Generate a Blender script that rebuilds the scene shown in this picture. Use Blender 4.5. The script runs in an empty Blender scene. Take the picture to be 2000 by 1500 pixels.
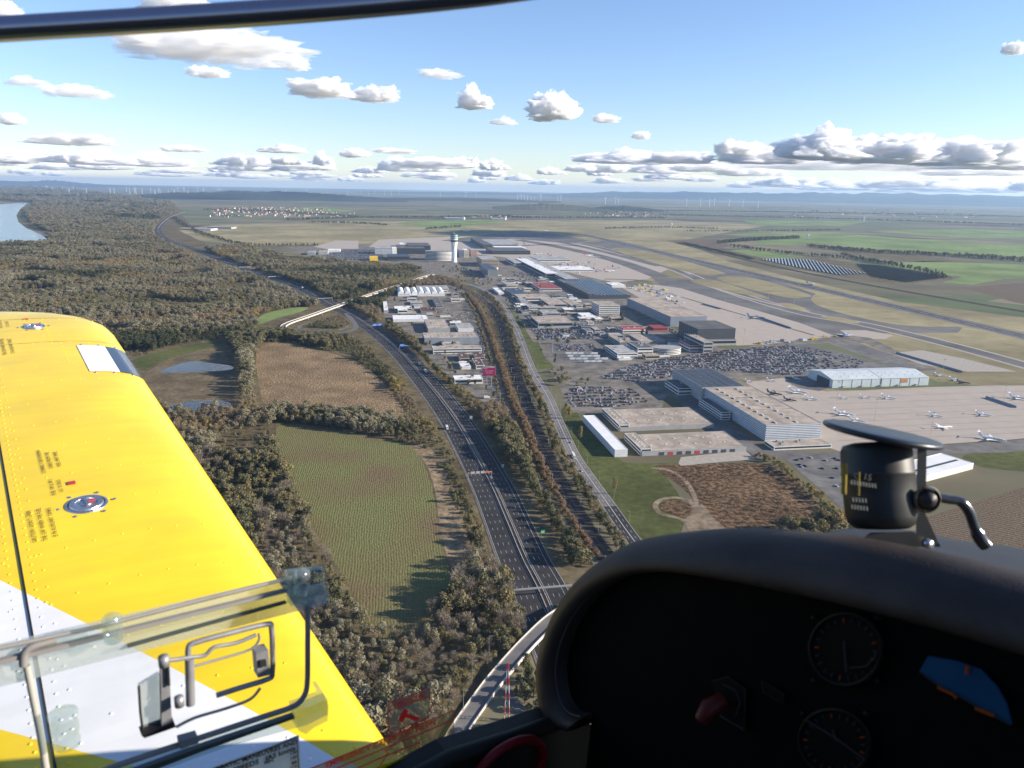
import bpy, bmesh, math, random
import numpy as np
from mathutils import Vector, Matrix, noise as mnoise
from mathutils.geometry import tessellate_polygon
R_ = math.radians
random.seed(7); rng = np.random.default_rng(7)
sc = bpy.context.scene
C = sc.collection

# ------------------------------------------------------------ camera
CAM_H, FPX = 265.0, 1500.0
PITCH, ROLL = R_(14.29), R_(1.05)
cam = bpy.data.cameras.new('camera'); camo = bpy.data.objects.new('camera', cam); C.objects.link(camo)
cam.sensor_width = 36.0; cam.lens = 36.0*FPX/2000.0
cam.clip_start = 0.02; cam.clip_end = 300000
CROT = Matrix.Rotation(math.pi/2-PITCH, 3, 'X') @ Matrix.Rotation(ROLL, 3, 'Z')
camo.matrix_world = Matrix.Translation((0, 0, CAM_H)) @ CROT.to_4x4()
cam.dof.use_dof = True; cam.dof.focus_distance = 400.0; cam.dof.aperture_fstop = 11.0
sc.camera = camo

# ------------------------------------------------------------ sky, sun, exposure
SUN_EL, SUN_AZ = R_(19.5), R_(94.0)          # azimuth clockwise from +Y
w = bpy.data.worlds.new('World'); sc.world = w; w.use_nodes = True
nt = w.node_tree; bg = nt.nodes['Background']
sky = nt.nodes.new('ShaderNodeTexSky'); sky.sky_type = 'NISHITA'; sky.sun_disc = False
sky.sun_elevation = SUN_EL; sky.sun_rotation = SUN_AZ; sky.altitude = 300
sky.air_density = 1.0; sky.dust_density = 0.05; sky.ozone_density = 2.5
wb = nt.nodes.new('ShaderNodeMix'); wb.data_type = 'RGBA'; wb.blend_type = 'MULTIPLY'; wb.inputs[0].default_value = 1.0
wb.inputs[7].default_value = (0.93, 0.955, 1.12, 1)      # cool white balance of the whole sky
nt.links.new(sky.outputs[0], wb.inputs[6]); nt.links.new(wb.outputs[2], bg.inputs[0]); bg.inputs[1].default_value = 0.085
sun = bpy.data.lights.new('sun', 'SUN'); suno = bpy.data.objects.new('sun', sun); C.objects.link(suno)
sun.energy = 5.0; sun.angle = R_(0.5); sun.color = (1.0, 0.90, 0.76)
sd = Vector((math.sin(SUN_AZ)*math.cos(SUN_EL), math.cos(SUN_AZ)*math.cos(SUN_EL), math.sin(SUN_EL)))
suno.rotation_euler = sd.to_track_quat('Z', 'Y').to_euler(); suno.location = (300, 0, 600)
sc.view_settings.view_transform = 'Standard'; sc.view_settings.look = 'None'
sc.view_settings.exposure = 1.12; sc.view_settings.gamma = 1.0
sc.cycles.volume_bounces = 10; sc.cycles.max_bounces = 12; sc.cycles.transparent_max_bounces = 16
sc.cycles.diffuse_bounces = 3; sc.cycles.glossy_bounces = 3

# ------------------------------------------------------------ survey: a picture point meets the ground (z metres up)
def ray(x, y): return CROT @ Vector((x-1000.0, 750.0-y, -FPX))
def G(x, y, z=0.0):
    d = ray(x, y); t = (z-CAM_H)/d.z
    return Vector((d.x*t, d.y*t, z))
def PJ(p):
    q = CROT.transposed() @ (Vector(p)-Vector((0, 0, CAM_H)))
    return 1000+FPX*q.x/-q.z, 750-FPX*q.y/-q.z
GA = R_(10.4)
E1 = Vector((math.cos(GA), math.sin(GA), 0)); E2 = Vector((-math.sin(GA), math.cos(GA), 0))

# ------------------------------------------------------------ materials
MATS = {}
def mat(name, col, rough=0.8, var=0.12, scale=0.2, metal=0.0, spec=0.3, stretch=None, col2=None, scale2=None, bump=0, emit=None):
    """plain principled surface with soft procedural colour variation (two noise scales)"""
    if name in MATS: return MATS[name]
    m = bpy.data.materials.new(name); m.use_nodes = True; MATS[name] = m
    n = m.node_tree.nodes; L = m.node_tree.links; b = n['Principled BSDF']
    b.inputs['Roughness'].default_value = rough; b.inputs['Metallic'].default_value = metal
    b.inputs['Specular IOR Level'].default_value = spec
    b.inputs['Base Color'].default_value = (*col, 1)
    if var > 0:
        tc = n.new('ShaderNodeTexCoord'); mp = n.new('ShaderNodeMapping')
        L.new(tc.outputs['Object'], mp.inputs[0])
        if stretch: mp.inputs['Rotation'].default_value = (0, 0, -stretch[0]); mp.inputs['Scale'].default_value = (stretch[1], stretch[2], 1)
        ns = n.new('ShaderNodeTexNoise'); ns.inputs['Scale'].default_value = scale; ns.inputs['Detail'].default_value = 6
        ns.inputs['Roughness'].default_value = 0.65
        L.new(mp.outputs[0], ns.inputs[0])
        rp = n.new('ShaderNodeValToRGB'); L.new(ns.outputs[0], rp.inputs[0])
        c2 = col2 or tuple(c*(1-2.2*var) for c in col)
        rp.color_ramp.elements[0].position = 0.33; rp.color_ramp.elements[0].color = (*c2, 1)
        rp.color_ramp.elements[1].position = 0.68; rp.color_ramp.elements[1].color = (*[min(1, c*(1+var)) for c in col], 1)
        out = rp.outputs[0]
        if scale2:
            n2 = n.new('ShaderNodeTexNoise'); n2.inputs['Scale'].default_value = scale2; n2.inputs['Detail'].default_value = 3
            L.new(tc.outputs['Object'], n2.inputs[0])
            mr = n.new('ShaderNodeMapRange'); mr.inputs[1].default_value = .35; mr.inputs[2].default_value = .65
            mr.inputs[3].default_value = .75; mr.inputs[4].default_value = 1.18; L.new(n2.outputs[0], mr.inputs[0])
            mx = n.new('ShaderNodeMix'); mx.data_type = 'RGBA'; mx.blend_type = 'MULTIPLY'; mx.inputs[0].default_value = 1
            L.new(out, mx.inputs[6]); L.new(mr.outputs[0], mx.inputs[7]); out = mx.outputs[2]
        L.new(out, b.inputs['Base Color'])
        if bump:
            bp = n.new('ShaderNodeBump'); bp.inputs['Strength'].default_value = 0.8; bp.inputs['Distance'].default_value = bump
            L.new(ns.outputs[0], bp.inputs['Height']); L.new(bp.outputs[0], b.inputs['Normal'])
    return m

# ------------------------------------------------------------ mesh helpers
def link(name, me, m=None, parent=None, kind=None):
    o = bpy.data.objects.new(name, me); C.objects.link(o)
    if m is not None:
        if isinstance(m, (list, tuple)):
            for q in m: me.materials.append(q)
        elif not me.materials: me.materials.append(m)
    if parent: o.parent = parent
    if kind: o['kind'] = kind
    return o
def mesh(name, v, f, smooth=False):
    me = bpy.data.meshes.new(name); me.from_pydata([tuple(p) for p in v], [], f)
    if smooth: me.polygons.foreach_set('use_smooth', [True]*len(me.polygons))
    me.update(); return me
def tag(o, label, cat, group=None):
    o['label'] = label; o['category'] = cat
    if group: o['group'] = group
    return o
def empty(name, loc, label=None, cat=None, group=None, rz=0):
    o = bpy.data.objects.new(name, None); C.objects.link(o); o.location = loc; o.rotation_euler = (0, 0, rz)
    o.empty_display_size = 1
    if label: tag(o, label, cat, group)
    return o
def pix(pts, z=0.0): return [G(x, y, z) for x, y in pts]
def smooth_line(P, n=6):
    P = [Vector(p) for p in P]; out = []
    for i in range(len(P)-1):
        a = P[max(i-1, 0)]; b = P[i]; c = P[i+1]; d = P[min(i+2, len(P)-1)]
        for k in range(n):
            t = k/n
            out.append(0.5*((2*b)+(c-a)*t+(2*a-5*b+4*c-d)*t*t+(3*b-a-3*c+d)*t**3))
    out.append(P[-1]); return out
def smooth_loop(P, n=4):
    P = [Vector(p) for p in P]; N = len(P); out = []
    for i in range(N):
        a, b, c, d = P[i-1], P[i], P[(i+1) % N], P[(i+2) % N]
        for k in range(n):
            t = k/n
            out.append(0.5*((2*b)+(c-a)*t+(2*a-5*b+4*c-d)*t*t+(3*b-a-3*c+d)*t**3))
    return out
def sheet(name, pts, z, m, rounded=False, kind='structure', parent=None, world=False):
    P = [Vector((p[0], p[1], z)) for p in pts] if world else [Vector((*G(x, y).xy, z)) for x, y in pts]
    if rounded: P = smooth_loop(P)
    f = tessellate_polygon([P])
    me = mesh(name, P, [tuple(t) for t in f])
    bm = bmesh.new(); bm.from_mesh(me)
    bmesh.ops.recalc_face_normals(bm, faces=bm.faces)
    if bm.faces and sum(q.normal.z for q in bm.faces) < 0: bmesh.ops.reverse_faces(bm, faces=bm.faces)
    bm.to_mesh(me); bm.free()
    return link(name, me, m, parent, kind)
def offset_line(P, d):
    out = []
    for i, p in enumerate(P):
        t = (P[min(i+1, len(P)-1)]-P[max(i-1, 0)]); t.z = 0; t.normalize()
        out.append(p+Vector((t.y, -t.x, 0))*d)
    return out          # positive d = right of travel direction
def ribbon_mesh(name, P, o0, o1, z=0.0, zs=None):
    A = offset_line(P, o0); B = offset_line(P, o1); v = []; f = []
    for i in range(len(P)):
        zz = z+(zs[i] if zs else 0)
        v += [(A[i].x, A[i].y, zz), (B[i].x, B[i].y, zz)]
        if i: f.append((2*i-2, 2*i-1, 2*i+1, 2*i))
    return mesh(name, v, f)
def resample(P, step):
    out = [P[0].copy()]; acc = 0
    for i in range(1, len(P)):
        seg = P[i]-P[i-1]; L = seg.length; d = step-acc
        while d <= L: out.append(P[i-1]+seg*(d/L)); d += step
        acc = (acc+L) % step if False else (L-(d-step))
    return out
def dashes(name, P, off, dash, gap, width, z, m, parent=None, zs=None):
    Q = resample(P, 1.5); A = offset_line(Q, off); v = []; f = []
    per = max(2, int((dash+gap)/1.5)); dn = max(1, int(dash/1.5))
    i = 0
    while i+dn < len(A):
        a, b = A[i], A[i+dn]; t = (b-a); t.z = 0; t.normalize(); s = Vector((t.y, -t.x, 0))*width/2
        k = len(v); v += [(*(a-s).xy, z), (*(a+s).xy, z), (*(b+s).xy, z), (*(b-s).xy, z)]
        f.append((k, k+1, k+2, k+3)); i += per
    return link(name, mesh(name, v, f), m, parent, 'structure' if not parent else 'stuff')
class MB:
    """collects boxes, prisms, tubes into ONE mesh"""
    def __init__(s): s.v = []; s.f = []; s.mi = []; s.sm = []
    def add(s, v, f, mi=0, sm=False):
        k = len(s.v); s.v += [tuple(p) for p in v]; s.f += [tuple(i+k for i in q) for q in f]
        s.mi += [mi]*len(f); s.sm += [sm]*len(f); return s
    def box(s, x0, x1, y0, y1, z0, z1, mi=0, M=None, bottom=True):
        v = [Vector(p) for p in ((x0,y0,z0),(x1,y0,z0),(x1,y1,z0),(x0,y1,z0),(x0,y0,z1),(x1,y0,z1),(x1,y1,z1),(x0,y1,z1))]
        if M: v = [M @ p for p in v]
        f = [(4,5,6,7),(0,1,5,4),(1,2,6,5),(2,3,7,6),(3,0,4,7)]+([(3,2,1,0)] if bottom else [])
        return s.add(v, f, mi)
    def tube(s, P, r, n=8, mi=0, cap=True, sm=True):
        P = [Vector(p) for p in P]; N = len(P); rr = r if isinstance(r, (list, tuple)) else [r]*N
        v = []; f = []; up = None
        for i in range(N):
            t = (P[min(i+1, N-1)]-P[max(i-1, 0)]).normalized()
            if up is None:
                up = Vector((0, 0, 1)) if abs(t.z) < .9 else Vector((1, 0, 0))
            a = t.cross(up).normalized(); b = a.cross(t).normalized(); up = b
            for k in range(n):
                q = 2*math.pi*k/n; v.append(P[i]+(a*math.cos(q)+b*math.sin(q))*rr[i])
            if i:
                for k in range(n):
                    f.append(((i-1)*n+k, (i-1)*n+(k+1) % n, i*n+(k+1) % n, i*n+k))
        s.add(v, f, mi, sm)
        if cap:
            s.add(v[:n], [tuple(range(n))[::-1]], mi); s.add(v[-n:], [tuple(range(n))], mi)
        return s
    def lathe(s, prof, c=(0,0,0), n=24, mi=0, M=None, sm=True):
        v = []; f = []; c = Vector(c)
        for i, (r, z) in enumerate(prof):
            for k in range(n):
                q = 2*math.pi*k/n; p = Vector((r*math.cos(q), r*math.sin(q), z)); v.append((M @ p if M else p)+c)
            if i:
                for k in range(n): f.append(((i-1)*n+k, (i-1)*n+(k+1) % n, i*n+(k+1) % n, i*n+k))
        return s.add(v, f, mi, sm)
    def build(s, name, m, parent=None, kind=None, loc=None):
        me = mesh(name, s.v, s.f)
        me.polygons.foreach_set('material_index', s.mi); me.polygons.foreach_set('use_smooth', s.sm)
        o = link(name, me, m, parent, kind)
        if loc: o.location = loc
        return o
def copy_tree(o, parent=None):
    c = o.copy(); C.objects.link(c); c.parent = parent
    for ch in list(o.children): copy_tree(ch, c)
    return c

# ------------------------------------------------------------ ground
def field_ground():
    m = bpy.data.materials.new('farmland'); m.use_nodes = True
    n = m.node_tree.nodes; L = m.node_tree.links; b = n['Principled BSDF']; b.inputs['Roughness'].default_value = .95
    b.inputs['Specular IOR Level'].default_value = 0.1
    tc = n.new('ShaderNodeTexCoord'); mp = n.new('ShaderNodeMapping'); L.new(tc.outputs['Object'], mp.inputs[0])
    mp.inputs['Rotation'].default_value = (0, 0, -.35); mp.inputs['Scale'].default_value = (.0011, .0030, 1)
    vo = n.new('ShaderNodeTexVoronoi'); vo.feature = 'F1'; vo.distance = 'CHEBYCHEV'; L.new(mp.outputs[0], vo.inputs[0]); vo.inputs['Scale'].default_value = 1
    sp = n.new('ShaderNodeSeparateColor'); L.new(vo.outputs['Color'], sp.inputs[0])
    rp = n.new('ShaderNodeValToRGB'); rp.color_ramp.interpolation = 'CONSTANT'; L.new(sp.outputs[0], rp.inputs[0])
    E = rp.color_ramp.elements
    cols = [(0,(.13,.115,.07)),(.2,(.115,.125,.06)),(.36,(.18,.155,.095)),(.5,(.075,.06,.045)),(.62,(.14,.13,.075)),(.74,(.10,.12,.055)),(.86,(.21,.175,.105))]
    E[0].position, E[0].color = 0, (*cols[0][1], 1); E[1].position, E[1].color = cols[1][0], (*cols[1][1], 1)
    for p, c in cols[2:]: e = E.new(p); e.color = (*c, 1)
    ns = n.new('ShaderNodeTexNoise'); L.new(tc.outputs['Object'], ns.inputs[0]); ns.inputs['Scale'].default_value = .004; ns.inputs['Detail'].default_value = 9
    mr = n.new('ShaderNodeMapRange'); L.new(ns.outputs[0], mr.inputs[0]); mr.inputs[1].default_value = .3; mr.inputs[2].default_value = .7; mr.inputs[3].default_value = .7; mr.inputs[4].default_value = 1.25
    mx = n.new('ShaderNodeMix'); mx.data_type = 'RGBA'; mx.blend_type = 'MULTIPLY'; mx.inputs[0].default_value = 1
    L.new(rp.outputs[0], mx.inputs[6]); L.new(mr.outputs[0], mx.inputs[7]); L.new(mx.outputs[2], b.inputs['Base Color'])
    return m
v = []; f = []
xs = [-60000,-25000,-8000,-2500,-600,0,600,2500,8000,25000,60000]; ys = [-3000,-400,0,400,1000,2500,6000,14000,30000,62000]
for y in ys:
    for x in xs: v.append((x, y, 0))
nx = len(xs)
for j in range(len(ys)-1):
    for i in range(nx-1): f.append((j*nx+i, j*nx+i+1, (j+1)*nx+i+1, (j+1)*nx+i))
link('ground', mesh('ground', v, f), field_ground(), None, 'structure')

M_scrub = mat('scrub_floor', (.15,.118,.068), .95, .25, .09, spec=.05, scale2=.012, col2=(.07,.058,.03), bump=.6)
M_dry = mat('dry_reed_field', (.30,.215,.125), .95, .2, .42, spec=.05, scale2=.022, col2=(.105,.07,.038), bump=1.2)
for _m in (M_dry,):
    _r = [x for x in _m.node_tree.nodes if x.type == 'VALTORGB'][0].color_ramp.elements; _r[0].position = .43; _r[1].position = .60
M_rows = None
M_grass = mat('lawn', (.095,.105,.035), .95, .15, .12, spec=.05, scale2=.012)
M_airgrass = mat('airfield_grass', (.285,.24,.14), .95, .12, .02, spec=.05, scale2=.003, col2=(.215,.19,.10))
M_green = mat('winter_crop', (.18,.235,.08), .95, .1, .03, spec=.05, scale2=.004)
M_apron = mat('apron_concrete', (.38,.325,.27), .9, .035, .05, spec=.15)
M_asph = mat('asphalt', (.036,.034,.034), .85, .15, .08, spec=.25, scale2=.02)
M_asph2 = mat('worn_asphalt', (.15,.14,.13), .85, .12, .08, spec=.2, scale2=.02)
M_taxi = mat('taxiway_asphalt', (.135,.125,.115), .85, .12, .02, spec=.2, scale2=.008)
M_conc = mat('pale_concrete', (.36,.32,.27), .85, .1, .2, spec=.2)
M_paint = mat('road_paint', (.62,.61,.58), .6, .2, .8)
M_brown = mat('ruderal_field', (.165,.105,.058), .95, .3, .22, spec=.05, scale2=.022, col2=(.05,.032,.02), bump=1.0)
_r = [x for x in M_brown.node_tree.nodes if x.type == 'VALTORGB'][0].color_ramp.elements; _r[0].position = .42; _r[1].position = .62
M_plough = None
M_gravel = mat('gravel_yard', (.20,.175,.145), .95, .25, .045, spec=.1, col2=(.085,.08,.07))
M_track = mat('dirt_track', (.25,.19,.13), .95, .22, .15, spec=.05, scale2=.05)
M_ballast = mat('rail_ballast', (.07,.058,.05), .95, .2, .5, spec=.05)
M_water = mat('river_water', (.035,.055,.07), .15, .1, .01, spec=.22)
# ------------------------------------------------------------ row crops and ploughland (furrow relief)
def row_mat(name, ca, cb, ang, spacing, bumpd, patch, cpatch, wamp=.36):
    m = bpy.data.materials.new(name); m.use_nodes = True
    n = m.node_tree.nodes; L = m.node_tree.links; b = n['Principled BSDF']; b.inputs['Roughness'].default_value = .95; b.inputs['Specular IOR Level'].default_value = .05
    tc = n.new('ShaderNodeTexCoord'); mp = n.new('ShaderNodeMapping'); L.new(tc.outputs['Object'], mp.inputs[0]); mp.inputs['Rotation'].default_value = (0, 0, -ang)
    wv = n.new('ShaderNodeTexWave'); wv.bands_direction = 'X'; L.new(mp.outputs[0], wv.inputs[0])
    wv.inputs['Scale'].default_value = .314/spacing*1.0; wv.inputs['Distortion'].default_value = 7.5; wv.inputs['Detail'].default_value = 3; wv.inputs['Detail Scale'].default_value = .18
    ns = n.new('ShaderNodeTexNoise'); L.new(tc.outputs['Object'], ns.inputs[0]); ns.inputs['Scale'].default_value = .42; ns.inputs['Detail'].default_value = 6; ns.inputs['Roughness'].default_value = .7
    ad = n.new('ShaderNodeMath'); ad.operation = 'MULTIPLY_ADD'; L.new(ns.outputs[0], ad.inputs[0]); ad.inputs[1].default_value = 3.0; wm = n.new('ShaderNodeMath'); wm.operation = 'MULTIPLY'; wm.inputs[1].default_value = wamp; L.new(wv.outputs['Fac'], wm.inputs[0]); L.new(wm.outputs[0], ad.inputs[2])
    mr = n.new('ShaderNodeMapRange'); L.new(ad.outputs[0], mr.inputs[0]); mr.inputs[1].default_value = 1.0; mr.inputs[2].default_value = 2.35
    mx = n.new('ShaderNodeMix'); mx.data_type = 'RGBA'; L.new(mr.outputs[0], mx.inputs[0]); mx.inputs[6].default_value = (*ca, 1); mx.inputs[7].default_value = (*cb, 1)
    n2 = n.new('ShaderNodeTexNoise'); L.new(tc.outputs['Object'], n2.inputs[0]); n2.inputs['Scale'].default_value = patch; n2.inputs['Detail'].default_value = 6
    m2 = n.new('ShaderNodeMapRange'); L.new(n2.outputs[0], m2.inputs[0]); m2.inputs[1].default_value = .42; m2.inputs[2].default_value = .66; m2.inputs[4].default_value = .9
    my = n.new('ShaderNodeMix'); my.data_type = 'RGBA'; L.new(m2.outputs[0], my.inputs[0]); L.new(mx.outputs[2], my.inputs[6])
    m3 = n.new('ShaderNodeMix'); m3.data_type = 'RGBA'; m3.blend_type = 'MULTIPLY'; m3.inputs[0].default_value = 1; L.new(mr.outputs[0], m3.inputs[0]); m3.inputs[6].default_value = (*cpatch, 1); m3.inputs[7].default_value = (1.5, 1.5, 1.5, 1)
    L.new(m3.outputs[2], my.inputs[7]); L.new(my.outputs[2], b.inputs['Base Color'])
    bp = n.new('ShaderNodeBump'); bp.inputs['Strength'].default_value = 1; bp.inputs['Distance'].default_value = bumpd; L.new(ad.outputs[0], bp.inputs['Height']); L.new(bp.outputs[0], b.inputs['Normal'])
    return m
M_rows = row_mat('stubble_rows', (.085,.102,.032), (.215,.20,.088), .16, 2.0, .3, .012, (.125,.09,.05))
M_plough = row_mat('ploughland', (.07,.05,.035), (.17,.13,.09), 1.05, 4.5, .5, .02, (.10,.075,.05), 1.0)

# ------------------------------------------------------------ broad ground cover
sheet('woodland_floor', [(-900,486),(0,478),(95,473),(100,455),(60,440),(45,415),(75,398),(340,400),(420,500),(540,553),(640,598),(700,620),(760,690),(800,760),(880,860),(980,1130),(1040,1245),(960,1330),(880,1460),(700,1560),(-900,1560)], .04, M_scrub)
sheet('far_woodland', [(-700,372),(60,366),(230,382),(340,399),(75,396),(0,392),(-700,392)], 3.0, M_scrub)
sheet('verge', [(640,598),(700,575),(850,540),(900,545),(960,590),(1030,850),(1160,1100),(1260,1060),(1300,1110),(1020,1260),(880,1000),(760,690)], .05, M_scrub)
sheet('airfield_grass', [(345,448),(420,440),(520,436),(700,432),(1000,430),(1300,430),(1500,440),(1330,470),(1420,510),(1560,545),(1760,590),(2080,630),(2080,770),(1830,745),(1640,660),(1300,560),(1000,470),(620,478),(480,480),(390,470)], .055, M_airgrass)
sheet('dry_field', [(500,692),(518,673),(560,670),(640,688),(700,708),(742,740),(768,772),(792,806),(785,818),(740,818),(640,808),(560,800),(520,792),(507,760)], .08, M_dry, True)
sheet('stubble_field', [(540,836),(562,832),(650,842),(760,860),(800,872),(827,905),(846,960),(852,1010),(864,1070),(880,1120),(880,1160),(850,1190),(800,1240),(735,1243),(692,1165),(660,1110),(620,1045),(595,990),(565,930),(545,880)], .08, M_rows, True)
sheet('field_margin', [(798,868),(820,862),(852,888),(884,950),(904,1015),(922,1070),(918,1120),(896,1160),(882,1150),(884,1120),(868,1070),(856,1010),(850,960),(831,905)], .07, mat('dry_bank', (.27,.20,.125), .95, .25, .16, spec=.05, scale2=.05, col2=(.12,.09,.05), bump=.8), True)
sheet('grass_strip', [(500,626),(520,612),(560,603),(600,600),(590,608),(540,622),(505,634)], .09, M_green, True)
sheet('levee_meadow', [(262,702),(300,690),(360,676),(420,666),(440,668),(400,682),(330,700),(280,722)], .09, M_grass, True)
sheet('pond_bank', [(285,730),(330,705),(390,690),(450,700),(470,720),(468,790),(400,806),(330,800),(290,770)], .07, mat('bank_soil', (.16,.125,.075), .95, .2, .15, spec=.05, scale2=.03), True)
sheet('pond', [(312,726),(340,714),(375,706),(420,710),(452,715),(450,722),(400,726),(330,728)], .11, M_water, True)
sheet('pond', [(325,796),(360,786),(400,782),(445,785),(450,795),(430,803),(360,803)], .11, M_water, True)
sheet('river', [(-800,402),(0,399),(57,395),(40,408),(32,420),(36,434),(52,446),(80,458),(91,466),(90,474),(60,477),(0,480),(-800,492)], .3, M_water)
# farmland right of the runway
for nm, pts, m in [
 ('winter_field', [(1410,458),(1470,455),(1620,455),(1860,472),(2080,482),(2080,497),(1940,504),(1760,494),(1640,480),(1475,478),(1480,470),(1560,466)], M_green),
 ('winter_field', [(1425,489),(1480,487),(1580,502),(1540,507),(1470,500)], M_green),
 ('winter_field', [(1700,517),(1800,510),(2080,520),(2080,545),(1960,545),(1900,556),(1840,552),(1880,540)], M_green),
 ('dark_field', [(1300,470),(1400,466),(1430,480),(1400,486),(1330,478)], M_plough),
 ('dark_field', [(1880,562),(2080,545),(2080,610),(1980,590)], M_plough),
 ('dark_field', [(1620,488),(1700,486),(1900,512),(1760,512)], M_scrub),
 ('winter_field', [(770,436),(850,430),(1000,428),(960,436),(880,446),(830,444)], M_green),
 ('winter_field', [(540,408),(620,404),(700,412),(640,417)], M_green),
 ('winter_field', [(1450,430),(1700,432),(1640,442),(1480,440)], M_green),
 ('winter_field', [(1700,452),(1900,447),(2080,455),(2080,466),(1860,464)], M_green),
 ('stubble_strip', [(600,438),(700,432),(730,442),(640,452)], M_airgrass)]:
    sheet(nm, pts, .075, m)
# right of the country road
sheet('lawn', [(1096,800),(1122,800),(1150,840),(1205,893),(1235,905),(1330,905),(1300,925),(1330,975),(1330,1040),(1262,1058),(1205,985),(1150,915),(1115,850)], .08, M_grass, True)
sheet('lawn', [(998,615),(1012,622),(1038,662),(1028,665),(1008,640)], .08, M_grass)
sheet('lawn', [(1022,668),(1052,668),(1065,700),(1085,718),(1048,722)], .08, M_grass)
sheet('rough_field', [(1278,912),(1340,908),(1480,905),(1540,930),(1600,985),(1650,1040),(1560,1060),(1440,1050),(1380,1000),(1330,950)], .10, M_brown, True)
sheet('rough_field', [(1289,988),(1310,977),(1345,984),(1352,998),(1335,1010),(1300,1000)], .16, M_brown, True)
link('dirt_track', ribbon_mesh('dirt_track', smooth_line(pix([(1272,914),(1305,918),(1335,936),(1352,960),(1362,985)]), 6), -2.2, 2.2, .14), M_track, None, 'structure')
link('dirt_track', ribbon_mesh('dirt_track', smooth_line(pix([(1352,978),(1320,972),(1292,976),(1280,988),(1292,1004),(1325,1012),(1345,1022)]), 6), -2.4, 2.4, .145), M_track, None, 'structure')
sheet('dirt_track', [(1345,978),(1372,985),(1392,1010),(1425,1042),(1400,1060),(1352,1044),(1338,1016),(1352,1000)], .12, M_track, True)
sheet('ploughed_field', [(1805,1012),(2150,905),(2150,1080),(1830,1060)], .09, M_plough)
sheet('grass_island', [(1880,893),(1930,882),(2080,880),(2080,925),(1990,920),(1920,912)], .09, M_grass, True)
# industrial ground
sheet('estate_yard', [(742,582),(780,560),(880,556),(910,566),(945,655),(985,790),(975,815),(950,795),(890,742),(845,712),(812,668),(752,620)], .07, M_gravel)
sheet('estate_yard', [(905,540),(980,500),(1100,500),(1250,560),(1310,640),(1440,690),(1560,700),(1640,740),(1500,735),(1345,735),(1300,775),(1290,805),(1190,805),(1110,812),(1095,760),(1060,700),(1030,650),(1000,600)], .065, M_gravel)
sheet('estate_yard', [(560,482),(640,478),(900,470),(960,480),(960,530),(860,545),(800,522),(700,515),(620,500)], .07, M_gravel)
# ------------------------------------------------------------ airfield surfaces
R0 = G(1138, 458); R1 = G(2000, 657); RD = (R1-R0).normalized()
RW = [R0, R0.lerp(R1, .5), R1, R1+RD*500]
link('runway_strip', ribbon_mesh('runway_strip', [R0-RD*500, R1+RD*500], -34, 34, .10), M_airgrass, None, 'structure')
rw = link('runway', ribbon_mesh('runway', RW, -30, 30, .16), M_taxi, None, 'structure')
link('runway_pavement', ribbon_mesh('runway_pavement', RW, -21, 21, .19), mat('runway_asphalt', (.075,.07,.068), .85, .15, .01, spec=.25, stretch=(GA, 3, .1)), rw)
dashes('centreline_marking', RW, 0, 30, 20, .9, .22, M_paint, rw)
for o in (-21, 21): link('edge_line', ribbon_mesh('edge_line', RW, o-.5, o+.5, .22), M_paint, rw)
tw = [(1110,474),(1160,481),(1300,520),(1400,560),(1550,607),(1690,634),(1850,672),(2080,735)]
TWL = smooth_line(pix(tw))
sheet('apron', [(720,482),(740,468),(900,462),(1060,464),(1130,474),(1270,508),(1310,523),(1265,545),(1200,552),(1100,530),(1040,508),(960,500),(860,490)], .10, M_apron)
sheet('apron', [(612,482),(655,470),(700,470),(700,486),(660,490)], .10, M_apron)
sheet('taxiway', [(1130,474),(1200,468),(1300,492),(1400,518),(1500,543),(1580,570),(1640,588),(1760,614),(1880,640),(1870,650),(1760,650),(1690,652),(1640,640),(1560,606),(1350,547),(1310,523),(1270,508)], .11, M_taxi)
sheet('taxiway', [(860,470),(1000,452),(1080,456),(1150,470),(1120,476),(1000,466),(920,474)], .115, M_taxi)
sheet('taxiway', [(1270,540),(1350,547),(1560,604),(1690,648),(1640,662),(1560,640),(1400,592),(1300,566)], .112, M_taxi)
sheet('apron', [(1215,562),(1280,556),(1330,563),(1400,585),(1480,607),(1560,630),(1630,656),(1700,662),(1660,665),(1600,669),(1440,675),(1390,650),(1330,600),(1250,582)], .12, M_apron)
sheet('apron', [(1640,645),(1690,645),(1745,655),(1730,662),(1670,662)], .121, M_apron)
for ln, hw in (([(1352,549),(1400,564),(1500,592),(1582,608)], 6), ([(1240,500),(1310,520),(1350,536)], 5)): link('concrete_shoulder', ribbon_mesh('concrete_shoulder', smooth_line(pix(ln), 4), -hw, hw, .14), M_conc, None, 'structure')
for ln, hw in (([(1010,468),(1100,484),(1200,508),(1290,540)], 34), ([(1060,466),(1160,487),(1290,520)], 22), ([(1180,545),(1260,548),(1340,560)], 10), ([(1330,580),(1440,612),(1590,655)], 4), ([(960,484),(1060,478),(1130,480)], 20)): link('taxi_lane', ribbon_mesh('taxi_lane', smooth_line(pix(ln), 4), -hw, hw, .133), M_taxi, None, 'structure')
link('shaded_scrub_belt', ribbon_mesh('shaded_scrub_belt', smooth_line(pix([(1320,474),(1480,513),(1640,546),(1800,575),(2080,622)]), 4), -14, 14, .09), mat('shaded_scrub', (.06,.052,.035), .95, .2, .05, spec=.05), None, 'structure')  # flat dark strip along the hedge; bank and tree shade put into its colour
link('taxiway', ribbon_mesh('taxiway', TWL, -17, 17, .13), M_taxi, None, 'structure')
link('taxiway_shoulder', ribbon_mesh('taxiway_shoulder', TWL, -25, 25, .125), M_conc, None, 'structure')
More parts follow.
